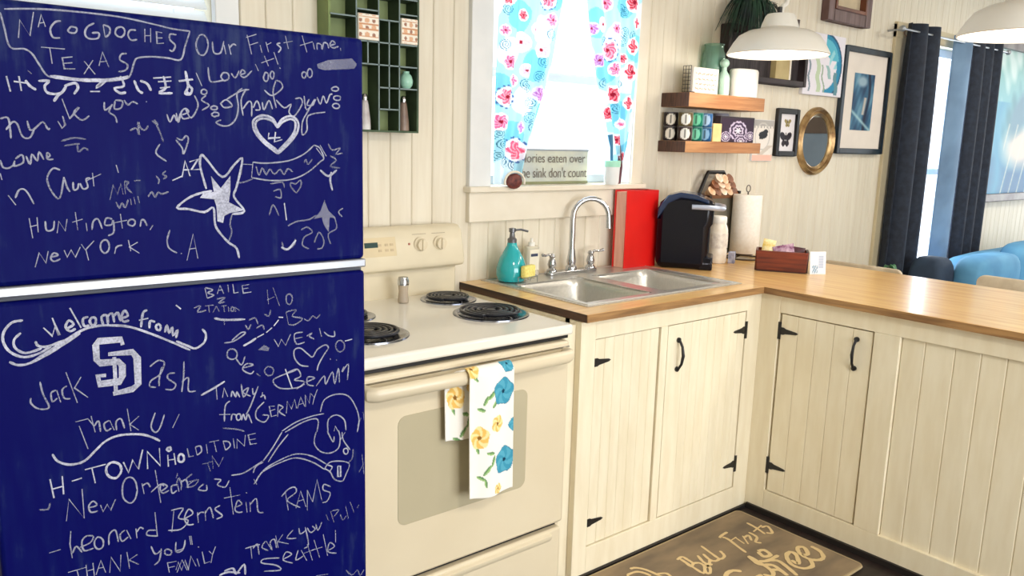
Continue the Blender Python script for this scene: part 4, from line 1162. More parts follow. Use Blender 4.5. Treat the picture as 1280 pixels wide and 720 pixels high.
def packet(mx, col, vary, lab, w_, h_, tilt, nm='snack_packet'):
    M2 = Mb @ Matrix.Translation(mx) @ Matrix.Rotation(tilt, 4, 'Y') @ Matrix.Rotation(-0.25, 4, 'X')
    def fn(u, v): b = 0.009*math.sin(math.pi*u)*math.sin(math.pi*v); return ((u-0.5)*w_*(1-0.06*math.sin(math.pi*v)), -b, (v-0.5)*h_)
    def fb(u, v): b = 0.009*math.sin(math.pi*u)*math.sin(math.pi*v); return ((u-0.5)*w_*(1-0.06*math.sin(math.pi*v)), b, (v-0.5)*h_)
    mb = MB(M2).grid(fn, 9, 11); mb.grid(fb, 9, 11)
    tag(recenter(mb.build(nm, mat('foil_'+lab.split()[0], col, 0.3, vary=vary, scale=45))), lab, 'packet')
packet((0.045, 0.05, 0.085), (226, 196, 96), (250, 236, 190), 'gold snack packet poking out of the left end of the wooden bin', 0.055, 0.10, 0.15)
packet((0.115, 0.04, 0.078), (130, 66, 110), (226, 196, 210), 'purple and white snack packet lying in the middle of the wooden bin', 0.09, 0.075, -0.25)
packet((0.15, 0.085, 0.074), (94, 48, 62), (60, 30, 36), 'dark maroon snack packet at the back of the wooden bin', 0.10, 0.065, 0.1)
cardM = Mb @ Matrix.Translation((Lb+0.012, -0.002, 0)) @ Matrix.Rotation(0.5, 4, 'Z') @ Matrix.Rotation(-0.12, 4, 'X')
def card_col(u, v):
    c = (236, 240, 248)
    if 0.15 < u < 0.5 and 0.62 < v < 0.95 and (u*7+v*5) % 1 > 0.4: c = (120, 160, 190)
    if 0.55 < u < 0.85 and 0.2 < v < 0.75 and (v*14) % 1 > 0.55: c = (150, 170, 206)
    return c
cd = MB(cardM).grid(lambda u, v: (u*0.075, 0, 0.098*(1-v)), 24, 30, card_col).build('business_card', print_mat('card_print', 0.6), solid=0.0008)
tag(cd, 'white card with blue print propped against the right end of the wooden bin', 'card')
# ================================================================ sink window dressing
def interp(tab, z):
    tab = sorted(tab)
    if z <= tab[0][0]: return tab[0][1]
    for (a, p), (b, q) in zip(tab, tab[1:]):
        if z <= b: return p+(q-p)*(z-a)/(b-a)
    return tab[-1][1]
FLOW = {'L': [(1.998,1.819,.03,'pale'),(2.006,1.917,.018,'red'),(1.920,1.854,.017,'pink'),(1.939,1.743,.024,'pink'),(2.018,1.717,.02,'pale'),(1.961,1.678,.02,'pink'),(1.928,1.615,.030,'ring'),(1.905,1.524,.026,'pink'),(2.002,1.507,.02,'violet'),(1.978,1.42,.036,'ring'),(2.142,1.912,.022,'pink'),(2.09,1.633,.026,'violet'),(2.10,1.80,.024,'pale'),(2.06,1.87,.02,'pale'),(1.93,1.97,.022,'red'),(2.12,1.99,.03,'ring'),(1.96,2.06,.03,'ring'),(2.15,2.08,.02,'pink')],
        'R': [(2.437,2.012,.026,'pink'),(2.592,2.031,.032,'red'),(2.419,1.927,.024,'pale'),(2.495,1.919,.02,'pink'),(2.618,1.954,.022,'red'),(2.366,1.906,.02,'violet'),(2.463,1.831,.034,'ring'),(2.606,1.857,.03,'red'),(2.551,1.804,.018,'red'),(2.406,1.786,.022,'violet'),(2.502,1.758,.024,'pink'),(2.599,1.752,.034,'red'),(2.50,1.655,.030,'red'),(2.595,1.624,.026,'red'),(2.472,1.576,.026,'red'),(2.547,1.536,.022,'pink'),(2.53,1.47,.02,'red'),(2.56,1.40,.018,'red'),(2.50,2.08,.03,'ring')]}
CURL = {'L': [(1.929,1.931),(1.922,1.804),(2.109,1.756),(2.032,1.653),(2.055,1.505),(1.915,1.442),(2.016,1.667),(2.05,1.60),(1.90,1.40),(1.925,1.375),(1.965,1.365),(2.09,1.70),(2.14,1.86),(2.045,1.545),(1.90,1.48)],
        'R': [(2.531,2.001),(2.557,1.91),(2.55,1.877),(2.55,1.99),(2.43,1.86),(2.54,1.70),(2.44,1.70),(2.52,1.60),(2.60,1.90)]}
def curtain_col(side):
    def f(x, z):
        c = (172, 220, 232); wv = math.sin(x*31+z*13)+math.sin(x*17-z*29+1.3)
        if wv > 0.75: c = (222, 238, 246)
        elif wv < -0.6: c = (124, 200, 222)
        for cx, cz in CURL[side]:
            dx, dz = x-cx, z-cz; d = math.hypot(dx, dz)
            if d < 0.022:
                a = math.atan2(dz, dx); k = (d/0.0075-a/(2*math.pi)) % 1
                if k < 0.33: c = (34, 110, 132)
        for cx, cz, r, kind in FLOW[side]:
            r *= 1.12; dx, dz = x-cx, z-cz; d = math.hypot(dx, dz); a = math.atan2(dz, dx)
            core = {'red': (206, 52, 74), 'pink': (226, 102, 146), 'violet': (176, 104, 178), 'pale': (244, 184, 204), 'ring': (232, 96, 126)}[kind]
            if kind == 'ring' and r*1.12 < d < r*1.3 and math.sin(14*a) > -0.2: c = (74, 110, 160)
            if d < r*1.12: c = (244, 244, 252) if kind != 'violet' else (214, 206, 240)
            rr = r*(0.84+0.14*math.cos(6*a))
            if d < rr: c = core if math.cos(8*a+d*420) > -0.35 else tuple(min(255, int(v*0.5+128)) for v in core)
            if d < r*0.22: c = (150, 26, 48)
        return c
    return f
def curtain(side, ltab, rtab, name_label):
    z0, z1 = 1.292, 2.085; cf = curtain_col(side)
    def fn(u, v):
        z = z1-(z1-z0)*v; a, b = interp(ltab, z), interp(rtab, z); x = a+(b-a)*u
        amp = 0.008+0.006*v
        return (x, 2.405+amp*math.sin(u*19+(0 if side == 'L' else 1.5)+v*1.5)+0.004*math.sin(u*43), z)
    def cc(u, v):
        z = z1-(z1-z0)*v; a, b = interp(ltab, z), interp(rtab, z); x = a+(b-a)*u
        return cf(x, z)
    ob = MB().grid(fn, 110, 250, cc).build('floral_curtain', print_mat('curtain_cloth', 0.9, 0.2))
    tag(ob, name_label, 'curtain')
curtain('L', [(1.29,1.885),(1.6,1.882),(1.8,1.884),(2.1,1.888)], [(1.286,2.011),(1.43,2.046),(1.506,2.071),(1.628,2.115),(1.751,2.154),(1.901,2.18),(1.99,2.196),(2.1,2.21)], 'blue and pink floral curtain drawn to the left side of the sink window')
curtain('R', [(1.30,2.535),(1.37,2.525),(1.55,2.464),(1.707,2.407),(1.86,2.365),(2.008,2.333),(2.1,2.31)], [(1.30,2.557),(1.336,2.565),(1.454,2.600),(1.588,2.622),(1.787,2.645),(2.046,2.65),(2.1,2.65)], 'blue and red floral curtain gathered at the right side of the sink window')
tag(MB().tube([(1.876, 2.408, 2.083), (2.654, 2.408, 2.083)], 0.006, 10).build('tension_rod', mat('white_plastic', (0, 0, 0))), 'white tension rod carrying the floral curtains inside the sink window', 'curtain rod')
# sign on the sill
sgx0, sgx1, sgz0, sgz1, sgy = 1.985, 2.425, 1.286, 1.426, 2.462
sn = thing('sill_sign', 'weathered sign with two lines of lettering on the sink window sill', 'sign', (2.2, sgy, sgz0))
MB().box(sgx0, sgx1, sgy, sgy+0.014, sgz0, sgz1).build('board', mat('sign_board', (206, 208, 186), 0.7, vary=(178, 182, 176), scale=7), sn, bevel=0.002)
MB().box(sgx0, sgx1, sgy-0.003, sgy, sgz0, sgz0+0.010).build('bottom_edge', mat('sign_edge', (140, 142, 104), 0.7), sn)
MB().box(sgx0, sgx1, sgy-0.003, sgy, sgz1-0.008, sgz1).build('top_edge', mat('sign_edge_top', (150, 156, 160), 0.7), sn)
def text(body, x0, x1, y, z, h, m_, parent, name='lettering', rot=None, extr=0.0006, origin=None):
    cu = bpy.data.curves.new(name, 'FONT'); cu.body = body; cu.size = 1; tmp = bpy.data.objects.new(name, cu)
    dg = bpy.context.evaluated_depsgraph_get(); C.objects.link(tmp); dg.update(); me = bpy.data.meshes.new_from_object(tmp.evaluated_get(dg)); bpy.data.objects.remove(tmp)
    xs = [v.co.x for v in me.vertices]; zs = [v.co.y for v in me.vertices]; wx = max(xs)-min(xs)
    mb = MB(rot); sx = (x1-x0)/wx
    mb.v = []; mb._add([(x0+(v.co.x-min(xs))*sx, y, z+v.co.y*h) for v in me.vertices], [tuple(p.vertices) for p in me.polygons])
    return mb.build(name, m_, parent, smooth=False, nofix=True)
ink = mat('sign_ink', (112, 104, 96), 0.8)
text('Calories eaten over', sgx0+0.035, sgx1-0.02, sgy-0.0035, 1.372, 0.052, ink, sn)
text("the sink don't count", sgx0+0.058, sgx1-0.008, sgy-0.0035, 1.312, 0.056, ink, sn)
# brown thing in a pale rim at the sill's left end
ob = thing('trinket_dish', 'small dark reddish-brown lump framed by a pale rim at the left end of the sill', 'ornament', (1.957, 2.372, 1.284))
MB().tube([(1.957+0.048*math.cos(a), 2.377, 1.300+0.040*math.sin(a)) for a in [math.pi*k/14-0.2 for k in range(17)]], 0.0045, 8).build('rim', mat('pale_rim', (232, 224, 206), 0.5), ob)
MB().ball((1.957, 2.38, 1.304), 0.040, 0.012, 0.030, 16).build('centre', mat('brown_lump', (120, 56, 46), 0.6, vary=(70, 26, 26), scale=60, bump=0.6), ob)
# tumbler with brushes
cu_ = thing('tumbler', 'white cup with mint top and brushes at the right end of the window sill', 'cup', (2.492, 2.385, 1.284))
MB().lathe((2.492, 2.385, 1.284), [(0.0, 0.0), (0.027, 0.0), (0.031, 0.010), (0.034, 0.09), (0.035, 0.096), (0.031, 0.096), (0.0, 0.09)], 22).build('cup', mat('cup_white', (238, 240, 238), 0.4), cu_)
MB().lathe((2.492, 2.385, 1.284), [(0.0355, 0.074), (0.0365, 0.098), (0.033, 0.100)], 22, cap=False).build('mint_band', mat('mint', (168, 228, 200), 0.4), cu_)
br = thing('dish_brush', 'dark blue handled brush standing in the white cup on the sill', 'brush', (2.492, 2.385, 1.30))
MB().tube([(2.496, 2.385, 1.30), (2.488, 2.39, 1.44), (2.480, 2.395, 1.49)], [0.006, 0.007, 0.012], 8).build('handle', mat('brush_blue', (40, 112, 150), 0.5), br)
tag(recenter(MB().tube([(2.545, 2.39, 1.286), (2.552, 2.395, 1.36), (2.545, 2.40, 1.45)], [0.007, 0.011, 0.006], 8).build('curtain_tie', mat('tie_red', (104, 62, 70), 0.8))), 'dark red tie hanging at the hem of the right floral curtain', 'curtain tie')

# ================================================================ green cubby shelf and its contents
cu = thing('cubby_shelf', 'dark green wall cubby with small compartments between refrigerator and sink window', 'shelf', (1.35, 2.40, 1.47))
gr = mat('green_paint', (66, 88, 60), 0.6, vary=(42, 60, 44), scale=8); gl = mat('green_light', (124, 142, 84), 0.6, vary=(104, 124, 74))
CY0, CY1 = 2.362, W-0.001; cxs = [1.190, 1.283, 1.363, 1.440, 1.512]; zs = [1.478, 1.546, 1.615, 1.686, 1.756, 1.827, 1.900, 1.972]
gedge = mat('green_edge', (120, 138, 138), 0.5)
MB().box(cxs[0], cxs[-1], CY1-0.006, CY1, zs[0], zs[-1]).build('back_panel', mat('green_back', (134, 148, 96), 0.6), cu)
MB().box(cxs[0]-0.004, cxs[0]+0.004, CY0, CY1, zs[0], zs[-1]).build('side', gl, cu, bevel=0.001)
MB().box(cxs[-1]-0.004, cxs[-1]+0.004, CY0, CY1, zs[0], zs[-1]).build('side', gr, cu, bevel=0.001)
MB().box(cxs[0]-0.004, cxs[-1]+0.004, CY0, CY1, zs[0]-0.006, zs[0]).build('bottom', gr, cu, bevel=0.001); MB().box(cxs[0]-0.004, cxs[-1]+0.004, CY0, CY1, zs[-1], zs[-1]+0.006).build('top', gr, cu, bevel=0.001)
t = 0.0022
def vdiv(x, z0, z1): MB().box(x-t, x+t, CY0+0.002, CY1-0.006, z0, z1).build('divider', gr, cu, smooth=False); MB().box(x-t, x+t, CY0, CY0+0.002, z0, z1).build('divider_edge', gedge, cu, smooth=False)
def hdiv(x0, x1, z): MB().box(x0, x1, CY0+0.002, CY1-0.006, z-t, z+t).build('shelf_board', gr, cu, smooth=False); MB().box(x0, x1, CY0, CY0+0.002, z-t, z+t).build('shelf_edge', gedge, cu, smooth=False)
for x_ in cxs[1:-1]: vdiv(x_, zs[0], zs[-1])
for k in range(1, 7):
    z = zs[k]
    hdiv(cxs[0], cxs[1], z)
    if k not in (1, 2, 5): hdiv(cxs[1], cxs[2], z)
    hdiv(cxs[2], cxs[3], z)
    if k not in (1, 5): hdiv(cxs[3], cxs[4], z)
hdiv(cxs[1], cxs[2], 1.852); hdiv(cxs[3], cxs[4], 1.852)
for c0_, c1_, rows in ((1, 2, (3, 4)), (2, 3, (1, 2, 3, 4))):
    for k in rows:
        xm = (cxs[c0_]+cxs[c1_])/2; vdiv(xm, zs[k], zs[k+1])
def tin_col(s):
    def f(u, v):
        c = (240, 232, 218)
        a = math.sin(u*9+s)*math.sin(v*11+s*2)
        if 0.25 < abs((v*2) % 1-0.5) < 0.34: c = (206, 150, 110)
        elif a > 0.45: c = (222, 176, 142)
        elif a < -0.7: c = (164, 120, 100)
        if abs(u-0.5) < 0.015 or abs(v-0.5) < 0.012: c = (196, 186, 170)
        return c
    return f
for (xa, xb, za, zb, lab, s) in ((cxs[1]+0.003, cxs[2]-0.003, zs[4]+0.003, zs[4]+0.083, 'cream printed tin in the second column of the green cubby', 1.0), (cxs[3]+0.004, cxs[4]-0.005, zs[4]+0.003, zs[4]+0.084, 'cream printed tin in the rightmost column of the green cubby', 2.7)):
    tn = thing('printed_tin', lab, 'tin', ((xa+xb)/2, 2.39, za), 'printed tins in the cubby')
    del tn['group']
    MB().box(xa, xb, 2.356, 2.415, za, zb).build('box', mat('tin_cream', (236, 228, 212), 0.5), tn, bevel=0.002)
    MB().grid(lambda u, v, xa=xa, xb=xb, za=za, zb=zb: (xa+0.002+(xb-xa-0.004)*u, 2.3553, zb-0.002-(zb-za-0.004)*v), 30, 30, tin_col(s)).build('picture', print_mat('tin_print', 0.5), tn)
vz = MB().lathe((1.479, 2.385, zs[2]+0.003), [(0.0, 0.0), (0.014, 0.0), (0.022, 0.012), (0.024, 0.026), (0.019, 0.042), (0.011, 0.050), (0.012, 0.056), (0.0, 0.057)], 22)
tag(recenter(vz.build('egg_vase', mat('mint_ceramic', (164, 212, 190), 0.3, vary=(150, 200, 178)))), 'small mint egg-shaped vase in the right column of the green cubby', 'vase')
for (bx_, lab, colr, vr) in ((1.325, 'small shaker with white base in the lower second column of the green cubby', (226, 224, 220), (170, 160, 160)), (1.472, 'tall taupe shaker in the bottom right compartment of the green cubby', (150, 128, 112), (112, 92, 82))):
    zb = zs[0]+0.001
    s2 = thing('salt_shaker', lab, 'shaker', (bx_, 2.39, zb))
    MB().lathe((bx_, 2.39, zb), [(0.0, 0.0), (0.020, 0.0), (0.019, 0.03), (0.013, 0.08), (0.010, 0.094), (0.0, 0.094)], 18).build('body', mat('shaker_body_'+lab.split()[1], colr, 0.4, vary=vr, scale=14), s2)
    MB().lathe((bx_, 2.39, zb+0.094), [(0.011, 0.0), (0.012, 0.010), (0.007, 0.020), (0.0, 0.022)], 16).build('cap', chrome, s2)

# ================================================================ floating shelves
sh_m = wood('shelf_wood', (198, 146, 98), (160, 108, 68), 'x', 0.45, 4); she = mat('shelf_end', (92, 60, 44), 0.6, vary=(66, 42, 34), scale=20, stretch=(1, 8, 1))
SZ = (1.6205, 1.682); S2 = (1.424, 1.4735); SHX0, SHX1, SHY = 2.845, 3.410, 2.285
def shelf(z0, z1, x0, x1, lab, nm='floating_shelf'):
    o = thing(nm, lab, 'shelf', ((x0+x1)/2, W, z0))
    MB().box(x0+0.0012, x1, SHY, W-0.001, z0, z1).build('board', sh_m, o, bevel=0.002)
    MB().box(x0, x0+0.0015, SHY+0.001, W-0.001, z0+0.001, z1-0.001).build('end_grain', she, o, smooth=False, label='dark end grain')
shelf(SZ[0], SZ[1], SHX0, SHX1, 'upper thick wooden floating shelf right of the sink window')
shelf(S2[0], S2[1], SHX0-0.006, SHX1-0.006, 'lower thick wooden floating shelf above the coffee maker')
Z1, Z2 = SZ[1]+0.0005, S2[1]+0.0005
# upper shelf
gk = thing('wire_rack', 'small black wire grid rack at the left end of the upper shelf', 'rack', (2.872, 2.34, Z1))
gm = MB(); gx, gy0, gy1, gz0, gz1 = 2.862, 2.296, 2.340, Z1+0.002, Z1+0.112
for k in range(4): y = gy0+(gy1-gy0)*k/3; gm.tube([(gx, y, gz0), (gx, y, gz1)], 0.0013, 5)
for k in range(8): z = gz0+(gz1-gz0)*k/7; gm.tube([(gx, gy0, z), (gx, gy1, z)], 0.0013, 5)
gm.tube([(gx, gy0, gz0), (gx+0.03, gy0, gz0), (gx+0.03, gy1, gz0), (gx, gy1, gz0)], 0.0018, 5)
gm.build('wire_grid', black_iron, gk)
def script_sign_col(u, v):
    c = (232, 222, 208)
    for k, l in enumerate((0.24, 0.46, 0.66, 0.84)):
        if abs(v-l-0.03*math.sin(u*60+k*2)*math.sin(u*23)) < 0.018 and 0.08 < u < 0.92 and math.sin(u*37+k*5) > -0.7: c = (150, 120, 100)
    return c
ws = thing('white_sign', 'white block sign with faint handwritten lines on the upper shelf', 'sign', (2.985, 2.32, Z1))
MB().box(2.905, 3.085, 2.318, 2.338, Z1, Z1+0.112).build('board', mat('sign_white', (244, 238, 228), 0.7), ws, bevel=0.002)
MB().grid(lambda u, v: (2.908+0.174*u, 2.3174, Z1+0.110-0.106*v), 60, 40, script_sign_col).build('print', print_mat('shelf_sign_print', 0.7), ws)
mb_ = thing('mint_bottle', 'pale mint glass bottle with a round stopper on the upper shelf', 'bottle', (3.122, 2.318, Z1))
mtg = mat('mint_glass', (196, 228, 212), 0.2, vary=(180, 220, 202), trans=0.25)
MB().lathe((3.122, 2.318, Z1), [(0.0, 0.0), (0.026, 0.0), (0.028, 0.01), (0.028, 0.075), (0.022, 0.095), (0.012, 0.108), (0.012, 0.124), (0.0, 0.124)], 22).build('bottle', mtg, mb_)
MB().ball((3.122, 2.318, Z1+0.142), 0.022, 0.022, 0.021, 16).build('stopper', mtg, mb_)
tj = thing('teal_jar', 'large translucent teal glass jar at the back of the upper shelf', 'jar', (3.135, 2.385, Z1))
MB().lathe((3.135, 2.390, Z1), [(0.0, 0.002), (0.046, 0.0), (0.050, 0.02), (0.051, 0.15), (0.048, 0.19), (0.040, 0.205), (0.040, 0.226), (0.046, 0.232)], 28, cap=False).build('glass', glass_mat('teal_jar_glass', (196, 228, 218), 0.04, 0.8), tj, solid=0.003)
wc = thing('white_canister', 'plain white ceramic canister at the right of the upper shelf', 'canister', (3.262, 2.345, Z1))
MB().lathe((3.292, 2.330, Z1), [(0.0, 0.0), (0.058, 0.0), (0.060, 0.006), (0.060, 0.118), (0.056, 0.126), (0.0, 0.127)], 36, sx=1.5, sy=0.85).build('jar', mat('canister_white', (232, 228, 220), 0.35), wc)
# lower shelf: mugs and printed boxes
def mug(x, y, z, base, spots, lab, r=0.030, h=0.062):
    o = thing('mug', lab, 'mug', (x, y, z))
    def fn(u, v):
        a = 2*math.pi*u; prof = [(0.86, 0), (1, 0.12), (1, 0.9), (0.97, 1)]; k = min(v*3, 2.999); i = int(k); f = k-i
        rr = (prof[i][0]*(1-f)+prof[i+1][0]*f)*r; return (x+rr*math.cos(a), y+rr*math.sin(a), z+(prof[i][1]*(1-f)+prof[i+1][1]*f)*h)
    def cf(u, v):
        c = base; k_ = min(v*3, 2.999); i_ = int(k_); hs = (0, 0.12, 0.9, 1); v = hs[i_]*(1-k_+i_)+hs[i_+1]*(k_-i_); uu = (u*3+0.67) % 1-0.5; d = math.hypot(uu*1.15, v-0.5)
        if d < 0.40: c = spots
        if d < 0.30 and abs(uu) < 0.05: c = tuple(int(q*0.6) for q in spots)
        if v > 0.93 or v < 0.06: c = tuple(min(255, int(q*0.5+70)) for q in base)
        return c
    MB().grid(fn, 80, 24, cf).build('cup', print_mat('mug_print', 0.3), o, solid=-0.002)
    MB().lathe((x, y, z), [(0.0, 0.004), (r*0.9, 0.004)], 16, cap=False).build('floor_disc', mat('mug_inside', (214, 208, 200), 0.4), o)
    hx = x+r*0.95; MB().tube([(hx, y+0.004, z+h*0.8), (hx+0.014, y+0.008, z+h*0.72), (hx+0.016, y+0.009, z+h*0.45), (hx+0.010, y+0.007, z+h*0.26), (hx-0.002, y+0.003, z+h*0.22)], 0.0032, 7).build('handle', mat('mug_inside', (0, 0, 0)), o)
dark, cream = (44, 36, 38), (230, 222, 206)
mug(2.873, 2.402, Z2, dark, cream, 'black mug with cream spots, lower one at the far left back of the lower shelf')
mug(2.873, 2.402, Z2+0.0625, dark, cream, 'black mug with cream spots, upper one at the far left back of the lower shelf')
mug(2.882, 2.325, Z2, (58, 40, 36), (240, 236, 226), 'black mug with white spots, lower one at the front left of the lower shelf')
mug(2.882, 2.325, Z2+0.0625, (96, 82, 52), (240, 236, 226), 'olive mug with white spots, upper one at the front left of the lower shelf')
mug(2.953, 2.325, Z2, (10, 92, 82), (110, 190, 160), 'green patterned mug, lower one of its stack on the lower shelf')
mug(2.953, 2.325, Z2+0.0625, (14, 110, 92), (100, 186, 150), 'green patterned mug, upper one of its stack on the lower shelf')
mug(3.020, 2.325, Z2, (26, 76, 124), (120, 160, 196), 'blue patterned mug, lower one of its stack on the lower shelf')
mug(3.020, 2.325, Z2+0.0625, (40, 88, 140), (150, 176, 204), 'blue patterned mug, upper one of its stack on the lower shelf')
tag(recenter(MB().box(3.055, 3.118, 2.305, 2.345, Z2, Z2+0.082).build('cream_box', mat('cream_card', (238, 208, 150), 0.6, vary=(226, 186, 122), scale=12), bevel=0.002)), 'small cream yellow box on the lower shelf', 'box')
tag(recenter(MB().box(3.066, 3.122, 2.36, 2.41, Z2, Z2+0.118).build('grey_box', mat('grey_card', (176, 158, 148), 0.6), bevel=0.002)), 'taupe box standing behind the cream box on the lower shelf', 'box')
def mandala(u, v):
    c = (58, 46, 62)
    for cx, cy, r in ((0.52, 0.55, 0.42), (0.16, 0.8, 0.22), (0.62, 1.0, 0.3), (0.9, 0.75, 0.2)):
        x, y = (u-cx)*1.5, v-cy; d = math.hypot(x, y); a = math.atan2(y, x)
        if d < r*(1+0.1*math.cos(8*a)):
            k = d/r; q = math.sin(k*16+0.8*math.cos(8*a))
            c = (196, 186, 206) if q > 0.35 else (128, 108, 144) if q > -0.3 else (60, 50, 70)
            if k < 0.3 and math.cos(6*a) > 0: c = (236, 232, 238)
    if v < 0.05 or u < 0.02 or u > 0.98: c = (60, 56, 60)
    return c
mn = thing('mandala_tile', 'dark box with a swirling lilac mandala on the right of the lower shelf', 'box', (3.25, 2.34, Z2))
MB().box(3.124, 3.388, 2.318, 2.35, Z2, Z2+0.118).build('block', mat('dark_block', (58, 48, 58), 0.5), mn, bevel=0.002)
MB().grid(lambda u, v: (3.126+0.26*u, 2.3172, Z2+0.116-0.113*v), 90, 50, mandala).build('print', print_mat('mandala_print', 0.35), mn)
tag(recenter(MB().lathe((3.205, 2.385, Z2), [(0.0, 0.0), (0.040, 0.0), (0.044, 0.01), (0.044, 0.12), (0.040, 0.132), (0.0, 0.132)], 24).build('grey_canister', mat('grey_canister', (130, 132, 146), 0.4))), 'blue-grey canister behind the mandala box on the lower shelf', 'canister')

# ================================================================ pictures on the wall
YW = W-0.001
def frame(nm, lab, x0, x1, z0, z1, wd, dp, fm, cat='picture'):
    o = thing(nm, lab, cat, ((x0+x1)/2, YW, z0))
    mb = MB(); 
    for a, b, c, d in ((x0, x0+wd, z0, z1), (x1-wd, x1, z0, z1), (x0+wd, x1-wd, z0, z0+wd), (x0+wd, x1-wd, z1-wd, z1)): mb.box(a, b, YW-dp, YW, c, d)
    mb.build('frame', fm, o, bevel=0.003); return o
def picture(o, x0, x1, z0, z1, y, fn, nu, nv, nm, rough=0.5):
    MB().grid(lambda u, v: (x0+(x1-x0)*u, y, z1-(z1-z0)*v), nu, nv, fn).build('picture', print_mat(nm, rough), o)
# big matted picture
o = frame('matted_picture', 'large picture in a blue-black frame with wide cream mat beside the dark curtains', 4.335, 4.865, 1.432, 2.024, 0.030, 0.028, mat('blue_black_frame', (24, 44, 58), 0.35, vary=(20, 26, 34)))
MB().box(4.36, 4.84, YW-0.014, YW-0.008, 1.455, 2.0).build('mat_board', mat('mat_cream', (232, 222, 210), 0.8), o)
def moon_art(u, v):
    def mx(a, b, k): k = max(0, min(1, k)); return tuple(p+(q-p)*k for p, q in zip(a, b))
    n1 = math.sin(v*9+u*5)+math.sin(u*11-v*4)+0.5*math.sin(u*31+v*23)
    c = mx((56, 100, 130), (104, 150, 172), n1*0.5); c = mx(c, (36, 66, 96), -n1*0.5)
    c = mx(c, (146, 172, 186), 2*(1-math.hypot((u-0.42)/0.3, (v-0.14)/0.12)))
    c = mx(c, (26, 36, 58), (0.10-abs(u-0.72-0.08*math.sin(v*5)))*12)
    c = mx(c, (196, 188, 176), (0.10-abs(u-0.58+0.25*(v-0.6)))*12 if 0.42 < v < 0.72 else 0)
    c = mx(c, (170, 204, 208), (0.05-abs(v-0.80-0.35*(u-0.4)))*18 if v > 0.62 else 0)
    return c
picture(o, 4.473, 4.705, 1.566, 1.885, YW-0.0155, moon_art, 40, 60, 'matted_print')
# butterfly frame
o = frame('butterfly_frame', 'small narrow black frame with a dark butterfly and a yellow moth', 3.742, 3.942, 1.412, 1.655, 0.026, 0.022, black_iron)
def bfly(u, v):
    c = (232, 228, 232)
    def wing(cx, cy, s, col):
        nonlocal c
        x, y = abs(u-cx)/s, (v-cy)/s*1.6
        if (x-0.5)**2/0.25+(y+0.35*x+0.1)**2/0.20 < 1 or (x-0.32)**2/0.10+(y-0.55)**2/0.14 < 1: c = col
        if x < 0.07 and abs(y) < 0.7: c = (30, 24, 28)
    wing(0.5, 0.66, 0.36, (46, 40, 50)); wing(0.55, 0.24, 0.2, (150, 134, 86)); return c
picture(o, 3.766, 3.918, 1.436, 1.631, YW-0.008, bfly, 40, 60, 'butterfly_print')
# oval mirror
MX, MZ, RX, RZ = 4.139, 1.494, 0.182, 0.184
mo = thing('oval_mirror', 'oval mirror in a double-ringed gold frame between butterfly frame and matted picture', 'mirror', (MX, YW, MZ-RZ))
gold = mat('antique_gold', (196, 166, 116), 0.36, 0.6, vary=(140, 108, 70), scale=20)
def ring(r0_, r1_, d0, d1, nm):
    MB().lathe((MX, YW, MZ), [(r1_, -0.0), (r1_, -d0), ((r0_+r1_)/2, -d1), (r0_, -d0), (r0_, -0.0)], 48, cap=False, axis='y', sx=1.0, sy=RZ/RX).build(nm, gold, mo)
ring(0.160, 0.182, 0.014, 0.026, 'outer_ring'); ring(0.136, 0.160, 0.010, 0.020, 'inner_ring')
MB().lathe((MX, YW-0.006, MZ), [(0.137, 0.0), (0.0, 0.0)], 48, cap=False, axis='y', sx=1.0, sy=RZ/RX).build('mirror_glass', mat('mirror', (214, 222, 228), 0.02, 1.0), mo)
# wooden frame at the top of the view
o = frame('brown_frame', 'brown wooden deep frame high on the wall above the pendant lamp', 4.085, 4.535, 2.128, 2.55, 0.062, 0.045, mat('umber_wood', (112, 86, 84), 0.5, vary=(84, 58, 54), scale=6, stretch=(8, 1, 1)))
mb = MB()
for a, b, c, d in ((4.147, 4.165, 2.19, 2.488), (4.455, 4.473, 2.19, 2.488), (4.165, 4.455, 2.19, 2.208), (4.165, 4.455, 2.47, 2.488)): mb.box(a, b, YW-0.05, YW-0.01, c, d)
mb.build('inner_frame', mat('red_wood', (122, 68, 40), 0.45, vary=(88, 44, 28), scale=8), o, bevel=0.002)
MB().box(4.165, 4.455, YW-0.014, YW-0.01, 2.208, 2.47).build('backing', mat('aged_paper', (216, 200, 168), 0.8, vary=(190, 172, 140), scale=9), o)
# dark shadow box behind the lamp
DB = (3.235, 3.922, 1.768, 2.02)
o = frame('shadow_box', 'dark brown shadow box on the wall behind the left pendant lamp', *DB, 0.028, 0.052, mat('box_dark', (52, 40, 42), 0.6, vary=(34, 26, 28), scale=10))
MB().box(DB[0]+0.02, DB[1]-0.02, YW-0.012, YW-0.004, DB[2]+0.02, DB[3]-0.02).build('backing', mat('box_black', (34, 28, 32), 0.7, vary=(66, 58, 60), scale=14, stretch=(6, 1, 0.5)), o)
MB().box(3.645, 3.765, YW-0.045, YW-0.012, DB[2]+0.028, DB[3]-0.028).build('tan_panel', mat('tan_panel', (190, 172, 122), 0.7, vary=(168, 148, 98), scale=8), o, bevel=0.002)
MB().box(3.765, 3.778, YW-0.046, YW-0.012, DB[2]+0.028, DB[3]-0.028).build('cream_strip', mat('tin_cream', (0, 0, 0)), o)
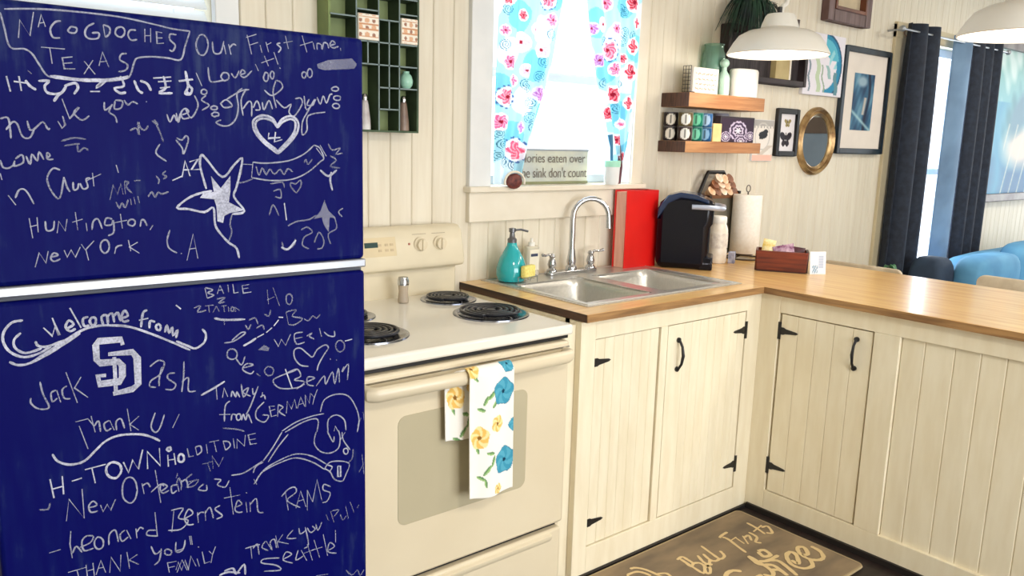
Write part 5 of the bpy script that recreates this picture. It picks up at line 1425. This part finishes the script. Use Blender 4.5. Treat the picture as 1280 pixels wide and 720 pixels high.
# shell / creature canvas
o = thing('blue_canvas', 'unframed pale canvas with a tall blue plume and pale green figure strokes', 'painting', (4.17, YW, 1.735))
MB().box(3.94, 4.332, YW-0.02, YW, 1.738, 2.060).build('canvas', mat('canvas_edge', (226, 224, 230), 0.8), o, bevel=0.002)
def plume(u, v):
    c = (232, 228, 236)
    x, y = u, v
    d = math.hypot((x-0.50)/0.46, (y-0.52)/0.55)
    if x > 0.50 and 0.70 < d < 1.0 and y < 0.95: c = (30, 136, 176) if d < 0.93 else (22, 82, 116)
    if x > 0.5 and d <= 0.82 and y < 0.42 and d > 0.35: c = (90, 184, 206)
    if x > 0.62 and d <= 0.7 and 0.1 < y < 0.55 and math.sin(x*30+y*18) > 0.3: c = (150, 212, 220)
    for x0_, k, w_, yy0, yy1, col in ((0.33, 0.10, 0.05, 0.42, 0.95, (190, 208, 176)), (0.43, 0.22, 0.018, 0.5, 0.95, (150, 170, 150)), (0.12, 0.04, 0.022, 0.42, 0.95, (130, 146, 158)), (0.56, 0.55, 0.04, 0.5, 0.72, (150, 186, 186)), (0.80, 0.12, 0.045, 0.6, 0.98, (96, 140, 150))):
        if yy0 < y < yy1 and abs(x-x0_-k*(y-yy0)+0.02*math.sin(y*20)) < w_: c = col
    return c
picture(o, 3.942, 4.330, 1.740, 2.058, YW-0.0204, plume, 90, 70, 'plume_print')
# small card below the upper shelf end
o = thing('bird_canvas', 'small whitish canvas with a black bird mark and pink lower edge beside the shelves', 'picture', (3.63, YW, 1.385))
MB().box(3.545, 3.722, YW-0.012, YW, 1.385, 1.592).build('canvas', mat('canvas_edge', (0, 0, 0)), o, bevel=0.001)
def bird(u, v):
    c = (232, 226, 218); d = math.hypot((u-0.45), (v-0.40)*1.1)
    if v < 0.14 or (v < 0.2 and math.sin(u*40) > 0): c = (176, 172, 168)
    if abs(d-0.36) < 0.02: c = (200, 196, 190)
    if math.hypot((u-0.48)/0.22, (v-0.36)/0.09) < 1 or math.hypot((u-0.6)/0.12, (v-0.28)/0.06) < 1 or (0.3 < u < 0.5 and 0.4 < v < 0.47): c = (44, 46, 50)
    if v > 0.62 and math.sin(u*9+v*20) > 0.4: c = (206, 196, 184)
    if v > 0.86: c = (238, 190, 172)
    return c
picture(o, 3.547, 3.720, 1.387, 1.590, YW-0.0124, bird, 50, 60, 'bird_print')
# dark grassy plant on the shadow box
pl = thing('grass_plant', 'dark green artificial grass plant standing on top of the dark shadow box', 'plant', (3.39, 2.385, DB[3]))
MB().lathe((3.39, 2.395, DB[3]), [(0.0, 0.0), (0.030, 0.0), (0.038, 0.05), (0.0, 0.05)], 18).build('pot', mat('pot_black', (22, 24, 26), 0.6), pl)
random.seed(11); gb = MB()
for k in range(800):
    a = random.random()*2*math.pi; l = 0.16+0.34*random.random(); sp = 0.02+0.22*random.random()**0.8; bx0 = 3.39+0.03*math.cos(a); by0 = 2.39+0.02*math.sin(a)
    tx, ty = bx0+sp*math.cos(a)*1.05, min(2.43, by0+sp*math.sin(a)*0.45); tz = DB[3]+0.04+l*(1-0.25*sp/0.24)
    droop = random.random() < 0.42
    pts = [(bx0, by0, DB[3]+0.04), ((bx0*0.5+tx*0.5), (by0+ty)/2, DB[3]+0.04+l*0.62), (tx, ty, tz)]
    if droop: pts = [(bx0, by0, DB[3]+0.04), (bx0*0.5+tx*0.5, (by0+ty)/2-0.02, DB[3]+0.11), (tx, ty-0.03, DB[3]+0.02-0.12*random.random())]
    w_ = 0.003+0.003*random.random(); px, py = -math.sin(a)*w_, math.cos(a)*w_
    q = catmull([tuple(p) for p in pts], 3); vs = []; n = len(q)
    for i, p in enumerate(q): f = 1-0.85*i/(n-1); vs += [(p[0]+px*f+w_*f*0.5, p[1]+py*f, p[2]), (p[0]-px*f-w_*f*0.5, p[1]-py*f, p[2])]
    gb._add(vs, [(2*i, 2*i+1, 2*i+3, 2*i+2) for i in range(n-1)])
gb.build('grass_blades', mat('dark_grass', (36, 74, 52), 0.6, vary=(14, 30, 34), scale=18), pl, smooth=False, nofix=True, kind='stuff')

# ================================================================ pendant lamps
shade_out = mat('shade_white', (232, 229, 220), 0.35, vary=(226, 222, 212), scale=3); shade_in = mat('shade_inside', (250, 248, 240), 0.5)
bulb_m = mat('bulb_glow', (255, 244, 222), 0.5, emit=14)
diff_m = mat('lit_diffuser', (255, 250, 242), 0.5, emit=1.2)
def pendant(x, y, z, lab, R=0.206):
    o = thing('pendant_lamp', lab, 'pendant lamp', (x, y, TOPZ), 'white barn pendant lamps over the peninsula')
    del o['group']
    MB().lathe((x, y, z), [(R, 0.0), (R+0.004, 0.003), (R+0.002, 0.010), (R*0.90, 0.050), (R*0.80, 0.078), (R*0.62, 0.098), (R*0.40, 0.106), (R*0.385, 0.110)], 56, cap=False).build('shade', shade_out, o, solid=0.0015)
    MB().lathe((x, y, z), [(R-0.002, 0.003), (R*0.88, 0.047), (R*0.78, 0.074), (R*0.60, 0.094), (0.0, 0.100)], 56, cap=False).build('shade_lining', shade_in, o)
    MB().lathe((x, y, z), [(R-0.003, 0.004), (R*0.5, -0.004), (0.0, -0.007)], 48, cap=False).build('diffuser', diff_m, o, label='glowing white diffuser')
    MB().lathe((x, y, z), [(R*0.385, 0.105), (R*0.36, 0.125), (R*0.30, 0.158), (R*0.27, 0.166), (0.0, 0.168)], 32).build('neck', shade_out, o)
    MB().tube([(x+R*0.38, y-0.03, z+0.118), (x+R*0.38+0.002, y-0.03, z+0.15)], 0.011, 10).build('vent_screw', mat('knob_dark', (58, 40, 36), 0.5), o)
    MB().tube([(x-0.01, y, z+0.165), (x-0.01, y, z+0.195)], 0.010, 10).build('knob', black_iron, o)
    MB().tube([(x, y, z+0.165), (x+0.01, y, z+0.20), (x+0.035, y, z+0.215), (x+0.045, y, z+0.25), (x+0.045, y, TOPZ-0.02)], 0.010, 10).build('arm', shade_out, o)
    MB().lathe((x+0.045, y, TOPZ-0.025), [(0.0, 0), (0.05, 0.0), (0.06, 0.024), (0.0, 0.025)], 24).build('canopy', shade_out, o)
    l = bpy.data.lights.new('pendant_light', 'POINT'); l.energy = 2.2; l.color = (1.0, 0.9, 0.76); l.shadow_soft_size = 0.06
    lo_ = bpy.data.objects.new('pendant_light', l); C.objects.link(lo_); lo_.location = (x, y, z-0.075)
pendant(3.085, 2.025, 1.838, 'white barn-style pendant lamp in front of the wall shelves, whole shade visible')
pendant(3.10, 1.09, 1.846, 'white barn-style pendant lamp cut off at the top right corner')
# added lamps out of view, fill light from the ceiling
for lx, ly in ((0.9, -0.6), (3.6, -1.0), (5.8, 0.9)):
    o = thing('added_ceiling_lamp', 'added ceiling fill lamp', 'ceiling lamp', (lx, ly, TOPZ)); o['label'] = 'added round white ceiling fill lamp ' + {0.9: 'above the kitchen floor', 3.6: 'above the dining side', 5.8: 'above the sofa side'}[lx]
    MB().lathe((lx, ly, TOPZ-0.07), [(0.0, 0.0), (0.10, 0.01), (0.16, 0.045), (0.17, 0.07)], 32, cap=False).build('dome', mat('dome_glow', (255, 246, 230), 0.5, emit=4), o)
    l = bpy.data.lights.new('ceiling_fill', 'AREA'); l.shape = 'DISK'; l.size = 0.4; l.energy = 26; l.color = (1.0, 0.93, 0.82)
    lo_ = bpy.data.objects.new('ceiling_fill', l); C.objects.link(lo_); lo_.location = (lx, ly, TOPZ-0.085)

# ================================================================ living room
cur_m = mat('navy_curtain', (34, 44, 60), 0.8, vary=(24, 30, 44), scale=30)
def drape(x0, x1, y, z0, z1, folds, amp, lab, side):
    def fn(u, v):
        ph = u*folds*2*math.pi; top = 1-0.35*math.exp(-v*6)
        return (x0+(x1-x0)*u+0.02*math.cos(ph)*top + (0.01*v if side else -0.01*v), y+amp*math.sin(ph)*top, z1-(z1-z0)*v)
    o = thing('dark_curtain', lab, 'curtain', ((x0+x1)/2, y, z0))
    MB().grid(fn, folds*22, 14).build('cloth', cur_m, o, solid=0.004, nofix=True)
    for k in range(folds):
        gx = x0+(x1-x0)*(k+0.25+0.0)/folds
        MB(Matrix.Translation((gx, y+amp*0.6, z1-0.05))).tube([(0.0, 0.022*math.cos(a), 0.022*math.sin(a)) for a in [2*math.pi*q/14 for q in range(14)]], 0.004, 6, closed=True).build('grommet', mat('grommet_metal', (150, 124, 112), 0.3, 0.9), o)
drape(4.92, 5.26, 2.350, 0.02, 2.20, 2, 0.055, 'dark navy full-length curtain left of the bright living room window', 0)
drape(5.80, 6.24, 2.350, 0.02, 2.20, 3, 0.045, 'dark navy full-length curtain right of the bright living room window', 1)
MB().grid(lambda u, v: (5.56+0.24*u, 2.372-0.04*math.sin(u*3.1)-0.02*u, 2.19-2.15*v), 14, 10).build('lit_fold', mat('lit_fold_cloth', (116, 146, 176), 0.8, vary=(96, 122, 150), scale=4), bpy.data.objects['dark_curtain.001'], solid=0.003, nofix=True, label='blue-grey fold with window light put into its colour')  # fold of the same dark curtain, painted lighter for the window light
rd = thing('curtain_rod', 'thin pale curtain rod above the bright living room window', 'curtain rod', (5.5, 2.33, 2.15))
MB().tube([(4.80, 2.335, 2.150), (6.35, 2.335, 2.150)], 0.006, 10).build('rod', mat('rod_pewter', (168, 172, 176), 0.35, 0.7), rd)
for q in (4.83, 6.32): MB().tube([(q, 2.335, 2.15), (q, W, 2.15)], 0.006, 8).build('bracket', mat('rod_pewter', (0, 0, 0)), rd)
for q in (4.79, 6.36): MB().ball((q, 2.335, 2.15), 0.018, 0.018, 0.018).build('finial', mat('rod_pewter', (0, 0, 0)), rd)
# painting
PX0, PX1, PZ0, PZ1 = 6.36, 7.75, 1.10, 2.25
o = frame('seascape_painting', 'large painting of blue, green and sandy brushwork in a pale grey frame above the sofa', PX0, PX1, PZ0, PZ1, 0.055, 0.05, mat('pale_frame', (152, 146, 144), 0.5, vary=(120, 112, 112)))
def sea(u, v):
    def mx(a, b, k): k = max(0, min(1, k)); return tuple(p+(q-p)*k for p, q in zip(a, b))
    n1 = math.sin(u*9+v*3)+math.sin(u*4-v*8+1)+0.6*math.sin(u*23+v*11)+0.4*math.sin(u*47-v*31)
    c = mx((138, 190, 176), (104, 178, 200), v*1.8)
    c = mx(c, (206, 228, 224), (n1-0.3)*0.7); c = mx(c, (74, 138, 150), (-n1-0.6)*0.6)
    c = mx(c, (36, 104, 150), (v-0.68+0.05*math.sin(u*13))*8)
    c = mx(c, (60, 150, 186), (0.16-abs(u-0.16-0.05*math.sin(v*9)))*6*(1 if v > 0.35 else 0))
    c = mx(c, (228, 208, 194), 1.6*(1-math.hypot((u-0.52)/0.36, (v-0.66)/0.2)))
    c = mx(c, (78, 98, 120), 2.5*(1-math.hypot((u-0.56)/0.13, (v-0.22)/0.13)))
    c = mx(c, (92, 138, 158), 2.2*(1-math.hypot((u-0.45-(0.4-v)*0.5)/0.16, (v-0.42)/0.22)))
    s_ = abs((u*8+v*2.2) % 1-0.5)
    if v > 0.5 and u > 0.25: c = mx(c, (226, 220, 202), (0.10-s_)*9)
    return c
picture(o, PX0+0.05, PX1-0.05, PZ0+0.05, PZ1-0.05, YW-0.02, sea, 110, 90, 'sea_print', 0.4)
# sofa
sf_m = mat('blue_velvet', (98, 160, 198), 0.75, vary=(80, 140, 182), scale=5); sfd = mat('blue_upholstery_shaded', (44, 62, 84), 0.8, vary=(34, 48, 68))  # darker copy puts the shade on the sofa's left end into the colour
so = thing('sofa', 'blue sofa with plump back cushions under the window beyond the peninsula', 'sofa', (6.1, 1.85, 0))
def pillow(cx, cy, cz, hx, hy, hz, M_=None):
    mb = MB(M_); vs = []; n = 24; h = 12; e = 0.42
    sg_ = lambda a, p: math.copysign(abs(a)**p, a)
    for i in range(h+1):
        t_ = -math.pi/2+math.pi*i/h
        for k in range(n): q = 2*math.pi*k/n; vs.append((cx+hx*sg_(math.cos(t_), e)*sg_(math.cos(q), e), cy+hy*sg_(math.cos(t_), e)*sg_(math.sin(q), e), cz+hz*sg_(math.sin(t_), e)))
    return mb._add(vs, [(i*n+k, i*n+(k+1) % n, (i+1)*n+(k+1) % n, (i+1)*n+k) for i in range(h) for k in range(n)])
pillow(6.32, 2.13, 0.44, 1.12, 0.13, 0.36).build('backrest', sf_m, so)
pillow(6.2, 1.75, 0.22, 1.20, 0.42, 0.16).build('base', sf_m, so)
pillow(5.06, 1.76, 0.31, 0.13, 0.44, 0.28).build('arm', sfd, so); pillow(5.10, 2.14, 0.425, 0.13, 0.11, 0.40).build('wing', sfd, so); pillow(7.40, 1.76, 0.34, 0.13, 0.48, 0.30).build('arm', sf_m, so)
for k, q in enumerate((5.54, 6.22, 6.90)): pillow(q, 1.72, 0.44, 0.335, 0.36, 0.09).build('seat_cushion', sf_m, so)
for k, (q, zz) in enumerate(((5.50, 0.60), (6.17, 0.64), (6.88, 0.64))): pillow(q, 1.97, zz, 0.345, 0.10, 0.235).build('back_cushion', sf_m, so)
for q in (5.05, 7.35):
    for y_ in (1.4, 2.15): MB().box(q-0.025, q+0.025, y_-0.025, y_+0.025, 0, 0.08).build('leg', black_iron, so)
dr_ = struct(MB().box(8.56, 8.598, -0.75, 0.35, 0.0, 1.62).build('added_door', mat('door_blue_grey', (160, 172, 182), 0.5), bevel=0.004))  # added out of view so the oval mirror reflects blue-grey below brown
MB().box(8.55, 8.598, -0.85, 0.45, 1.62, 1.80).build('lintel', mat('lintel_brown', (124, 98, 76), 0.5), dr_)
MB().ball((8.53, 0.25, 0.98), 0.03, 0.03, 0.03).build('door_knob', chrome, dr_)
# counter stools behind the peninsula
st_m = mat('whitewashed_wood', (214, 200, 176), 0.6, vary=(190, 172, 146), scale=4, stretch=(3, 3, 3))
def stool(y, top, lab, x=3.86):
    o = thing('counter_stool', lab, 'stool', (x, y, 0))
    zt = top; hw = 0.205
    pts = []
    for k in range(7): a = math.pi/2*k/6; pts.append((y+hw-0.035+0.035*math.sin(a)*1.0, zt-0.035+0.035*math.cos(a)))
    poly = [(y-hw+0.035-0.035*math.sin(a), zt-0.035+0.035*math.cos(a)) for a in [math.pi/2*k/5 for k in range(5, -1, -1)]] + [(y+hw-0.035+0.035*math.sin(a), zt-0.035+0.035*math.cos(a)) for a in [math.pi/2*k/5 for k in range(6)]] + [(y+hw-0.01, zt-0.17), (y-hw+0.01, zt-0.17)]
    MB().prism(poly, 'x', x-0.012, x+0.012).build('back_rest', st_m, o, bevel=0.004)
    MB().prism(rrect(x-0.02, x+0.38, y-0.2, y+0.2, 0.05), 'z', 0.62, 0.65).build('seat', st_m, o, bevel=0.004)
    for sy in (-1, 1):
        MB().tube([(x+0.0, y+sy*0.15, 0.62), (x-0.002, y+sy*0.16, zt-0.12)], 0.013, 8).build('back_post', st_m, o)
        for lx, dx in ((x+0.01, -0.03), (x+0.34, 0.03)): MB().tube([(lx, y+sy*0.15, 0.62), (lx+dx, y+sy*0.18, 0.0)], 0.016, 8).build('leg', st_m, o)
    MB().tube([(x-0.015, y-0.17, 0.25), (x-0.015, y+0.17, 0.25), (x+0.36, y+0.17, 0.25), (x+0.36, y-0.17, 0.25)], 0.009, 6, closed=True).build('stretcher', st_m, o)
stool(1.955, 0.895, 'whitewashed counter stool behind the far end of the peninsula, top edge showing')
stool(1.215, 0.925, 'whitewashed counter stool behind the peninsula at the right edge of the photo')
# leafy plant behind the stool
lp = thing('floor_plant', 'green spiky-leaved plant on a stand in front of the left dark curtain', 'plant', (4.62, 2.12, 0))
MB().lathe((4.62, 2.12, 0), [(0.0, 0.0), (0.12, 0.0), (0.16, 0.3), (0.15, 0.3), (0.0, 0.28)], 24).build('pot', mat('pot_clay', (150, 140, 126), 0.7), lp)
MB().tube([(4.62, 2.12, 0.27), (4.625, 2.11, 0.66)], 0.014, 8).build('stem', mat('stem_green', (84, 104, 60), 0.7), lp)
lf = mat('leaf_green', (66, 124, 78), 0.45, vary=(44, 92, 60), scale=12)
for k, (a, l, rise) in enumerate(((2.8, 0.14, 0.21), (0.1, 0.20, 0.12), (-0.5, 0.30, 0.02), (3.6, 0.24, 0.14), (1.2, 0.12, 0.2), (4.6, 0.22, 0.08), (5.3, 0.26, 0.06), (2.0, 0.2, 0.1), (-0.1, 0.36, 0.00), (3.1, 0.3, 0.05))):
    bx0, by0, bz0 = 4.62, 2.12, 0.64; vs = []; n = 8; ca_, sa_ = math.cos(a), math.sin(a)*0.7
    for i in range(n):
        t_ = i/(n-1); r_ = l*t_; z = bz0+rise*math.sin(t_*2.0)-0.06*t_*t_; w_ = 0.022*math.sin(math.pi*min(1, t_*0.9+0.08)); vs += [(bx0+r_*ca_-sa_*w_, by0+r_*sa_+ca_*w_, z), (bx0+r_*ca_, by0+r_*sa_, z-0.006), (bx0+r_*ca_+sa_*w_, by0+r_*sa_-ca_*w_, z)]
    MB()._add(vs, [f for i in range(n-1) for f in ((3*i, 3*i+1, 3*i+4, 3*i+3), (3*i+1, 3*i+2, 3*i+5, 3*i+4))]).build('leaf', lf, lp, nofix=True, solid=0.001)

# ================================================================ kitchen mat
RUG = ["2157,1639 2150,1585 2143,1532","2143,1641 2174,1644 2174,1618 2169,1592 2147,1583 2152,1609","2169,1592 2189,1581 2187,1558 2156,1531 2141,1530","2227,1617 2206,1573 2212,1556 2238,1571","2252,1612 2238,1571 2249,1553 2276,1556","2294,1653 2279,1593 2273,1553 2303,1557 2320,1589","2201,1564 2193,1537 2166,1516 2156,1523 2179,1547 2221,1549","1925,1678 1964,1673 1981,1652 1986,1625","1962,1699 1984,1691 2002,1661 2011,1607",
"2414,1647 2417,1623 2400,1569 2387,1524","2400,1650 2425,1657 2462,1660","2420,1612 2456,1616","2450,1615 2438,1567","2484,1607 2447,1556","2477,1595 2506,1596 2480,1565","2527,1610 2520,1569 2484,1550 2495,1532","2588,1661 2582,1617 2566,1564","2546,1602 2618,1614","2601,1603 2629,1595 2597,1553 2578,1567",
"b2372,1504 2353,1447 2387,1412 2368,1348","b2430,1503 2455,1495 2444,1461 2414,1468 2426,1501","b2371,1459 2399,1443 2464,1442","b2392,1448 2427,1423 2418,1379 2394,1323","b2352,1398 2376,1381 2367,1343","b2472,1394 2470,1365 2520,1405 2520,1429 2484,1421 2446,1378 2454,1337 2496,1326 2531,1356","b2538,1392 2559,1382 2592,1416 2574,1431 2542,1405 2530,1364 2552,1335 2585,1336 2615,1367 2622,1407",
"b2262,1455 2238,1478 2194,1471 2150,1420 2135,1350 2165,1310 2215,1325","b2300,1400 2262,1395 2250,1350 2285,1325 2318,1350 2305,1398","b2318,1370 2352,1398 2372,1504","1925,1678 1890,1600 1905,1530 1960,1520 2000,1560 2011,1607","2008,1620 2040,1600 2020,1550 1990,1545","1900,1500 2030,1505"]
rg_m = mat('mat_taupe', (150, 130, 102), 0.85, vary=(108, 94, 78), scale=3.2, stretch=(1, 3, 1), detail=6)
ru = thing('kitchen_mat', 'taupe kitchen mat with cream script lettering on the dark floor in the cabinet corner', 'mat', (2.2, 1.48, 0))
MB().prism(rrect(1.72, 2.658, 1.222, 1.752, 0.02), 'z', 0.0, 0.012).build('mat_pad', rg_m, ru, bevel=0.003)
MB().tube([(p[0], p[1], 0.007) for p in rrect(1.722, 2.656, 1.224, 1.750, 0.02)], 0.0058, 6, closed=True).build('edge_binding', mat('binding', (168, 148, 112), 0.7), ru)
rb = MB(); random.seed(5)
for l in RUG:
    LL = l
    wd = 0.016 if l[0] == 'b' else 0.011; l = l.lstrip('b')
    pts = [tuple(int(q)/1000 for q in s.split(',')) for s in l.split()]
    zz_ = 0.0126+0.00004*RUG.index(LL); ribbon(rb, catmull(pts, 5), wd, lambda a, b, zz_=zz_: (a, b, zz_))
rb.build('lettering', mat('lettering_cream', (222, 196, 146), 0.8), ru, smooth=False, nofix=True)
